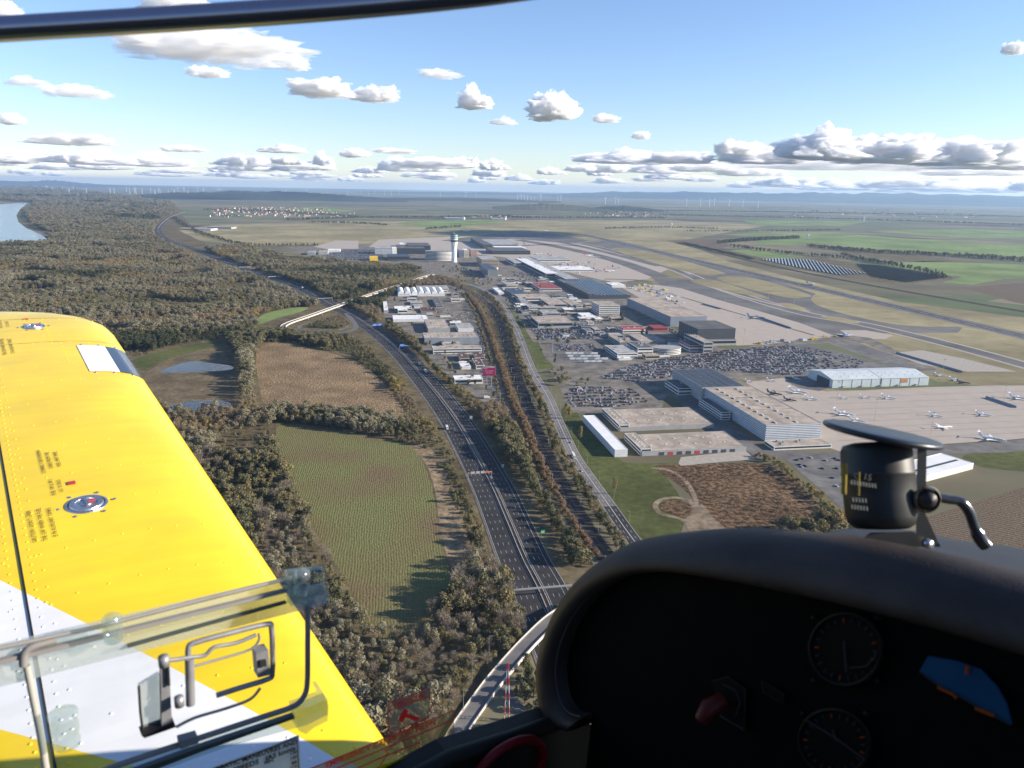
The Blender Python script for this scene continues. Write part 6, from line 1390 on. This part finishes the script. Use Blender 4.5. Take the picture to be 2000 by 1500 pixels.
def leather():
    n = M_lea.node_tree.nodes; L = M_lea.node_tree.links; tc = [x for x in n if x.type == 'TEX_COORD'][0]
    vo = n.new('ShaderNodeTexVoronoi'); vo.inputs['Scale'].default_value = 420; L.new(tc.outputs['Object'], vo.inputs[0]); bp = [x for x in n if x.type == 'BUMP'][0]; bp.inputs['Distance'].default_value = .0006; bp.inputs['Strength'].default_value = .35; L.new(vo.outputs['Distance'], bp.inputs['Height'])
leather()
co = link('coaming', mesh('coaming', v, f, True), M_lea, plane); bmfix(co)
MB().tube([p+Vector((-.012, 0, .004)) for p in Pi], .0012, 6).build('stitched_seam', mat('seam_thread', (.07,.06,.055), .6, 0), co)
pts = [p+Vector((.01, 0, 0)) for p in Pi]+[Pp(2300, 1900, .64), Pp(1100, 1900, .64)]
o = MB().add(pts, [tuple(t) for t in tessellate_polygon([pts])]).build('instrument_panel', M_trim, plane); bmfix(o); pan = o
def pplate(pts, X, m_, name, par=None, th=.002):
    a = [Pp(x, y, X) for x, y in pts]; b_ = [p+Vector((th, 0, 0)) for p in a]; n_ = len(pts); o = MB().add(a+b_, [tuple(range(n_)), tuple(range(n_, 2*n_))[::-1]]+[(i, n_+i, n_+(i+1) % n_, (i+1) % n_) for i in range(n_)]).build(name, m_, par or pan); bmfix(o); return o
def pline(pts, X, r, m_, name, par=None): return MB().tube([Pp(x, y, X) for x, y in pts], r, 6).build(name, m_, par or pan)
M_dial = mat('dial_white', (.032,.032,.031), .7, 0, spec=.05); M_hor = mat('horizon_blue', (.008,.05,.11), .6, .05, 40, spec=.1); M_or = mat('marker_orange', (.25,.045,.006), .7, 0, spec=.05); M_face = mat('dial_face', (.003,.003,.0035), .6, 0, spec=.1)
def dial(cx, cy, rx, ry, nm, rot=.35):
    o = pplate([(cx+rx*math.cos(t)*math.cos(rot)-ry*math.sin(t)*math.sin(rot), cy+rx*math.cos(t)*math.sin(rot)+ry*math.sin(t)*math.cos(rot)) for t in [k*math.pi/16 for k in range(32)]], .632, M_face, nm)
    for k in range(22): 
        t = k*math.pi*2/22; c0, s0 = math.cos(t), math.sin(t); P_ = lambda q: (cx+q*(rx*c0*math.cos(rot)-ry*s0*math.sin(rot)), cy+q*(rx*c0*math.sin(rot)+ry*s0*math.cos(rot)))
        pline([P_(.8), P_(.93)], .6305, .0007, M_dial if k % 5 else M_or, 'tick', o)
    pline([(cx+1.06*(rx*math.cos(t)*math.cos(rot)-ry*math.sin(t)*math.sin(rot)), cy+1.06*(rx*math.cos(t)*math.sin(rot)+ry*math.sin(t)*math.cos(rot))) for t in [k*math.pi/16 for k in range(33)]], .631, .0022, M_bez, 'bezel', o)
    for k in range(4):
        t = math.pi/4+k*math.pi/2; pt = Pp(cx+1.32*rx*math.cos(t), cy+1.32*ry*math.sin(t), .634); MB().lathe([(0,-.002),(.0028,-.0015),(.0028,.0015),(0,.002)], pt, 10, M=Matrix.Rotation(math.pi/2, 3, 'Y')).build('screw', M_bez, o)
    return o
M_bez = mat('bezel_black', (.005,.005,.0055), .5, 0, spec=.12)
d1 = dial(1652, 1268, 66, 66, 'airspeed_dial'); pline([(1648,1252),(1653,1312)], .629, .0011, M_dial, 'needle', d1); pline([(1660,1305),(1690,1302),(1708,1285),(1712,1272)], .629, .0008, M_dial, 'range_arc', d1)
ah = pplate([(1795,1312),(1812,1282),(1870,1292),(1915,1308),(1945,1340),(1965,1375),(1975,1414),(1930,1392),(1880,1362),(1830,1335)], .632, M_hor, 'attitude_horizon'); pline([(1890,1300),(1887,1316)], .629, .0014, M_or, 'bank_pointer', ah); pline([(1832,1342),(1862,1356),(1868,1364)], .629, .0016, M_or, 'horizon_bar', ah); pline([(1905,1383),(1942,1398)], .629, .0016, M_or, 'horizon_bar', ah); pline([(1797,1313),(1830,1337),(1880,1364),(1930,1394),(1975,1416)], .629, .0007, M_dial, 'horizon_line', ah)
d2 = dial(1630, 1450, 66, 60, 'turn_dial'); pline([(1572,1405),(1630,1440),(1690,1484)], .629, .001, M_dial, 'aircraft_symbol', d2); pline([(1626,1425),(1634,1448)], .629, .001, M_dial, 'aircraft_symbol', d2)
kb = pplate([(1390,1330),(1422,1322),(1456,1346),(1454,1428),(1405,1394)], .633, M_face, 'magneto_plate'); pline([(1390,1330),(1422,1322),(1456,1346),(1454,1428),(1405,1394)], .631, .0005, M_dial, 'plate_outline', kb); pline([(1412,1336),(1436,1348),(1446,1372),(1436,1398)], .631, .0008, M_dial, 'plate_arc', kb); pline([(1406,1398),(1452,1424)], .631, .0012, M_dial, 'plate_line', kb)
a0, a1 = Pp(1412, 1366, .625), Pp(1385, 1392, .612); MB().tube([a0, (a0+a1)/2+Vector((-.012, 0, .002)), a1+Vector((-.012, 0, -.004))], [.008, .0105, .008], 10).build('magneto_knob', mat('knob_red', (.075,.006,.003), .5, 0, spec=.2), kb)
o = pplate([(1488,1330),(1532,1356),(1532,1376),(1490,1352)], .632, M_face, 'panel_label'); pline([(1488,1330),(1532,1356),(1532,1376),(1490,1352),(1488,1330)], .631, .0004, M_dial, 'label_outline', o)
# --- compass on the coaming
cb = Kp(1716, 946, .83); KB = .83/FPX; UPV = AM.transposed() @ (CROT @ Vector((0, 1, 0))); RTV = AM.transposed() @ (CROT @ Vector((1, 0, 0))); BKV = AM.transposed() @ (CROT @ Vector((0, 0, 1)))
ax = (UPV*.985-RTV*.03-BKV*.12).normalized(); 
def frame(z_, hint): x_ = hint.cross(z_).normalized(); y_ = z_.cross(x_).normalized(); return Matrix((x_, y_, z_)).transposed()
FM = frame(ax, BKV); M_cmp = mat('compass_black', (.015,.016,.015), .5, .05, 30, spec=.35)
r = 66*KB
comp = MB().lathe([(0,-84*KB),(r*.72,-84*KB),(r*.93,-74*KB),(r*.99,-60*KB),(r,-20*KB),(r*1.0,18*KB),(r*1.01,19*KB),(r*1.01,24*KB),(r,25*KB),(r*.98,66*KB),(r*.9,77*KB),(r*.6,82*KB),(0,83*KB)], cb, 40, M=FM).build('compass', M_cmp, plane); comp['label'] = 'black magnetic compass with round shade plate'
tp = Kp(1722, 848, .83); an = (UPV*math.cos(R_(9.5))+RTV*math.sin(R_(9.5))+BKV*.115).normalized(); MB().lathe([(0,-6*KB),(102*KB,-6*KB),(108*KB,-3*KB),(109*KB,0),(108*KB,4*KB),(102*KB,6*KB),(0,7*KB)], tp, 48, M=frame(an, BKV)).build('shade_plate', mat('shade_plate', (.022,.024,.03), .35, .05, 20, spec=.4), comp)
def ktext(body, p0, p1, D, m_, par):
    a, b_ = Kp(*p0, D), Kp(*p1, D); xd = b_-a; Ln = xd.length; xd.normalize(); nn = BKV; yd = nn.cross(xd).normalized(); nn = xd.cross(yd)
    me = text_mesh(body, 1.0, 'LEFT'); w_ = max(q.co.x for q in me.vertices); o = link('lettering', me, m_, par); M4 = Matrix((xd, yd, nn)).transposed().to_4x4(); M4.translation = a; o.matrix_local = M4 @ Matrix.Scale(Ln/w_, 4)
DC = .83-r-.0012; M_card = mat('card_white', (.13,.13,.12), .5, 0); M_lub = mat('lubber_yellow', (.20,.14,.006), .5, 0)
ktext('S', (1665,932), (1675,933), DC, M_card, comp); ktext('15', (1686,931), (1702,934), DC, M_card, comp)
for x0, x1, y0, y1, n_ in ((1662,1714,942,950,9), (1665,1696,976,978,5), (1663,1698,990,994,6)):
    for k in range(n_): xx = x0+(x1-x0)*k/n_; yy = y0+(y1-y0)*k/n_; MB().tube([Kp(xx, yy-4, DC), Kp(xx+.8, yy+4, DC)], .0011, 4).build('card_mark', M_card, comp)
MB().tube([Kp(1678, 922, DC), Kp(1677, 968, DC)], .0011, 5).build('lubber_line', M_lub, comp); MB().tube([Kp(1650, 905, .80), Kp(1648, 965, .80)], .003, 6).build('side_scale', M_lub, comp)
def kplate(pts, D, th, m_, name, par):
    a = [Kp(x, y, D) for x, y in pts]; b_ = [Kp(x, y, D+th) for x, y in pts]; n_ = len(pts); o = MB().add(a+b_, [tuple(range(n_)), tuple(range(n_, 2*n_))[::-1]]+[(i, n_+i, n_+(i+1) % n_, (i+1) % n_) for i in range(n_)]).build(name, m_, par); bmfix(o)
kplate([(1792,872),(1810,868),(1809,960),(1806,1000),(1832,1058),(1790,1062),(1788,1000)], .82, .02, M_cmp, 'bracket', comp); kplate([(1676,1058),(1700,1040),(1780,1038),(1832,1058),(1838,1068),(1676,1070)], .80, .05, M_cmp, 'bracket_foot', comp)
MB().lathe([(0,-.009),(.0085,-.007),(.012,0),(.0085,.007),(0,.009)], Kp(1811, 975, .80), 20, M=frame(BKV, UPV)).build('pivot_ball', M_cmp, comp)
MB().lathe([(.0125,-.003),(.0145,0),(.0125,.003)], Kp(1811, 975, .795), 24, M=frame(BKV, UPV)).build('pivot_ring', mat('worn_brass', (.30,.25,.18), .35, .1, 30, metal=.6), comp)
MB().tube(smooth_line([Kp(x, y, .80) for x, y in [(1828,970),(1850,975),(1876,980),(1893,1000),(1904,1030),(1916,1054),(1926,1066)]], 5), [.0048]*10+[.0055]*12+[.0068]*9, 10).build('lock_lever', mat('lever_black', (.02,.022,.024), .2, 0, spec=.7), comp)
for x, y in ((1688,1062), (1812,1062)): MB().lathe([(0,-.004),(.005,-.003),(.005,.003),(0,.004)], Kp(x, y, .79), 12, M=frame(BKV, UPV)).build('screw', M_steel, comp)
# fore deck hump that carries the compass
v = []; f = []
for i, (x, y) in enumerate([(1480,1075),(1560,1052),(1640,1034),(1700,1030),(1760,1034),(1830,1052),(1920,1062),(2100,1090)]):
    a = Kp(x, y, .98); v += [a+Vector((.3, 0, -.25)), a+Vector((.05, 0, -.015)), a, Kp(x, y+14, .92), Kp(x, y+60, .80)]
    if i: f += [((i-1)*5+k, i*5+k, i*5+k+1, (i-1)*5+k+1) for k in range(4)]
o = MB().add(v, f, 0, True).build('fore_deck', mat('deck_black', (.025,.026,.030), .55, .1, 20), plane); bmfix(o)

# cabin shell behind and below the eye, added unseen to darken the panel
o = MB()
o.add([(-.75,.84,-1.0),(-.75,-1.3,-1.0),(-.75,-1.3,.05),(-.75,.84,.05)], [(0,1,2,3)]); o.add([(-.75,.84,-1.0),(1.3,.84,-1.0),(1.3,-1.3,-1.0),(-.75,-1.3,-1.0)], [(0,1,2,3)]); o.add([(-.75,-1.3,-1.0),(1.3,-1.3,-1.0),(1.3,-1.3,-.5),(-.75,-1.3,-.5)], [(0,1,2,3)])
o = o.build('cabin_shell', M_trim, plane)
# ------------------------------------------------------------ clouds (real white volumes)
def cloud_mesh(seed, n=5, flat=.25, lump=.55):
    bm = bmesh.new(); bmesh.ops.create_icosphere(bm, subdivisions=n, radius=1)
    off = Vector((seed*7.13, seed*3.7, seed*1.9))
    for v in bm.verts:
        d = v.co.normalized(); p = d*1.6+off
        r = .55+.55*abs(mnoise.noise(p))+.34*abs(mnoise.noise(p*2.3))+.18*abs(mnoise.noise(p*5.1))+.09*abs(mnoise.noise(p*11))
        r *= 1+.35*mnoise.noise(d*1.1+off*2)
        q = d*r
        if q.z < -flat*.3: q.z = -flat*.3+(q.z+flat*.3)*.18
        v.co = q
    me = bpy.data.meshes.new('cloud'); bm.to_mesh(me); bm.free(); return me
def cloud_mat(name, dens):
    m = bpy.data.materials.new(name); m.use_nodes = True; n = m.node_tree.nodes; n.remove(n['Principled BSDF'])
    pv = n.new('ShaderNodeVolumePrincipled'); pv.inputs['Color'].default_value = (1,1,1,1); pv.inputs['Density'].default_value = dens; pv.inputs['Anisotropy'].default_value = .0
    L = m.node_tree.links; tc = n.new('ShaderNodeTexCoord'); ns = n.new('ShaderNodeTexNoise'); L.new(tc.outputs['Object'], ns.inputs[0]); ns.inputs['Scale'].default_value = 3.2; ns.inputs['Detail'].default_value = 4; ns.inputs['Roughness'].default_value = .6
    mr = n.new('ShaderNodeMapRange'); L.new(ns.outputs[0], mr.inputs[0]); mr.inputs[1].default_value = .40; mr.inputs[2].default_value = .58; mr.inputs[3].default_value = 0; mr.inputs[4].default_value = dens*1.7; L.new(mr.outputs[0], pv.inputs['Density'])
    L.new(pv.outputs[0], n['Material Output'].inputs['Volume']); return m
CM = [cloud_mesh(i) for i in range(7)]
def cloud(px, py, wpx, hpx, alt, label, group, mi, dens=1.0):
    """flat-based cumulus whose base hangs alt metres above the plain, seen through picture point px,py (its middle)"""
    d = ray(px, py+hpx*.35); t = (alt-CAM_H)/d.z; c = Vector((d.x*t, d.y*t, alt)); dist = math.hypot(c.x, c.y)
    k = c.length/FPX*.93; W = wpx*k*.47; Hh = hpx*k*.66
    o = bpy.data.objects.new('cumulus_cloud', CM[mi % len(CM)]); C.objects.link(o)
    o.location = c+Vector((0, 0, Hh*.2)); o.scale = (W, W*.8, Hh); o.rotation_euler = (0, 0, 0)
    dn = dens*7.0/max(200, (W+Hh)*.5)
    key = 'cloud_%d' % int(math.log(dn)*3)
    if key not in MATS: MATS[key] = cloud_mat(key, math.exp(int(math.log(dn)*3)/3))
    if not o.data.materials: o.data.materials.append(MATS[key])
    o.material_slots[0].link = 'OBJECT'; o.material_slots[0].material = MATS[key]
    tag(o, label, 'cloud', group)
CL = [ # named clouds: x, y, w, h, alt, density
 (410,84,400,80,1500,.4,'long grey-based cumulus under the canopy bow'), (340,12,170,45,1500,.6,'white cumulus tops showing above the canopy bow'),
 (10,22,60,40,1500,.6,'white cloud beside the canopy bow end'), (410,140,95,32,1500,.35,'small oval grey cloud below the long grey-based one'),
 (575,122,75,45,1500,.25,'thin ragged cloud wisp under the long cloud end'), (630,172,170,48,1450,.6,'two-humped grey-white cumulus over the plain'), (730,185,120,40,1450,.45,'flat grey cloud trailing from the two-humped cumulus'),
 (860,143,95,24,1450,.2,'faint thin cloud wisp in the blue sky'), (925,195,85,52,1450,.9,'bright peaked cumulus beside the broad white one'), (1075,207,135,72,1450,1.1,'broad bright white cumulus with tilted grey base'),
 (1185,230,70,28,1450,.4,'small grey tail cloud right of the broad white cumulus'), (985,237,65,20,1450,.25,'thin flat cloud under the peaked cumulus'), (1252,264,52,22,1450,.35,'little lone grey puff in clear blue sky'),
 (1978,97,50,28,1450,.8,'small white puff high near the right edge'), (150,178,140,30,1450,.22,'long thin dark grey cloud streak'), (50,160,90,18,1450,.2,'faint grey streak beside the dark cloud streak'), (20,233,55,26,1450,.4,'small grey cloud over the river'),
 (1495,300,230,58,1400,1.2,'towering white cumulus at the left end of the bright bank'), (1605,287,200,76,1400,1.4,'tall bright cumulus head in the bright bank'), (1715,293,270,72,1400,1.4,'widest brilliant white cumulus of the bright bank'), (1850,302,270,62,1400,1.4,'bright cumulus shoulder sloping down the bank'), (1975,312,210,54,1400,1.2,'cumulus at the right end of the bright bank'),
 (1650,322,520,26,1380,.6,'long flat grey underside of the bright bank'), (1900,335,260,20,1380,.7,'long low grey shelf cloud'), (1435,287,100,44,1400,1,'rounded cumulus head left of the bright bank'),
 (1220,308,230,36,1380,.9,'long low cumulus row left of the bright bank'), (1330,308,190,32,1380,.8,'low cumulus filling toward the bright bank'), (905,318,75,30,1380,1.2,'crisp double cauliflower cumulus low over the plain'), (965,322,70,30,1380,1.2,'white cumulus beside the double cauliflower one'),
 (630,312,52,30,1380,.9,'bright knobby cumulus low over the plain'), (690,298,75,24,1380,.7,'grey-white cloud above the knobby one'), (775,294,110,16,1380,.4,'thin dark flat cloud strip'), (555,292,110,20,1380,.6,'pair of flat cumulus low at left'), (560,313,80,24,1380,.8,'white cumulus under the flat pair'), (140,275,190,24,1380,.55,'grey-based cumulus line low at far left'), (360,290,100,18,1380,.5,'grey cloud line with a white head')]
for i, (x, y, w_, h_, al, dn, lb) in enumerate(CL): cloud(x, y, w_, h_, al, lb, None, i, dn)
sp = G(1010, 457)+sd*(1350/sd.z)   # the cloud whose shadow lies across the far taxiways
o = bpy.data.objects.new('cumulus_cloud', CM[2]); C.objects.link(o); o.location = sp; o.scale = (420, 420, 160); o.material_slots[0].link = 'OBJECT'; MATS['cloud_shade'] = cloud_mat('cloud_shade', .03); o.material_slots[0].material = MATS['cloud_shade']; tag(o, 'cumulus shading the far taxiways behind the tower', 'cloud')
rr = random.Random(3)
for i in range(110):
    x = rr.uniform(-60, 2060); t = rr.random(); y = 368+.018*(x-1000)-7-44*t**1.2
    if x > 1500: y = 368+.018*(x-1000)-6-18*t
    s_ = .35+.9*t
    cloud(x, y, rr.uniform(60, 170)*s_, rr.uniform(15, 30)*s_, 1350, 'small cumulus in the low crowded band above the horizon', 'small cumulus in the horizon band', i, .8)
# ------------------------------------------------------------ haze
m = bpy.data.materials.new('haze'); m.use_nodes = True; n = m.node_tree.nodes; n.remove(n['Principled BSDF'])
pv = n.new('ShaderNodeVolumePrincipled'); pv.inputs['Color'].default_value = (.45,.66,.95,1); pv.inputs['Density'].default_value = 2.7e-5; pv.inputs['Anisotropy'].default_value = .25
m.node_tree.links.new(pv.outputs[0], n['Material Output'].inputs['Volume'])
hz = MB().box(-60500, 60500, -3500, 62500, -6, 480).build('haze', m, None, 'stuff')
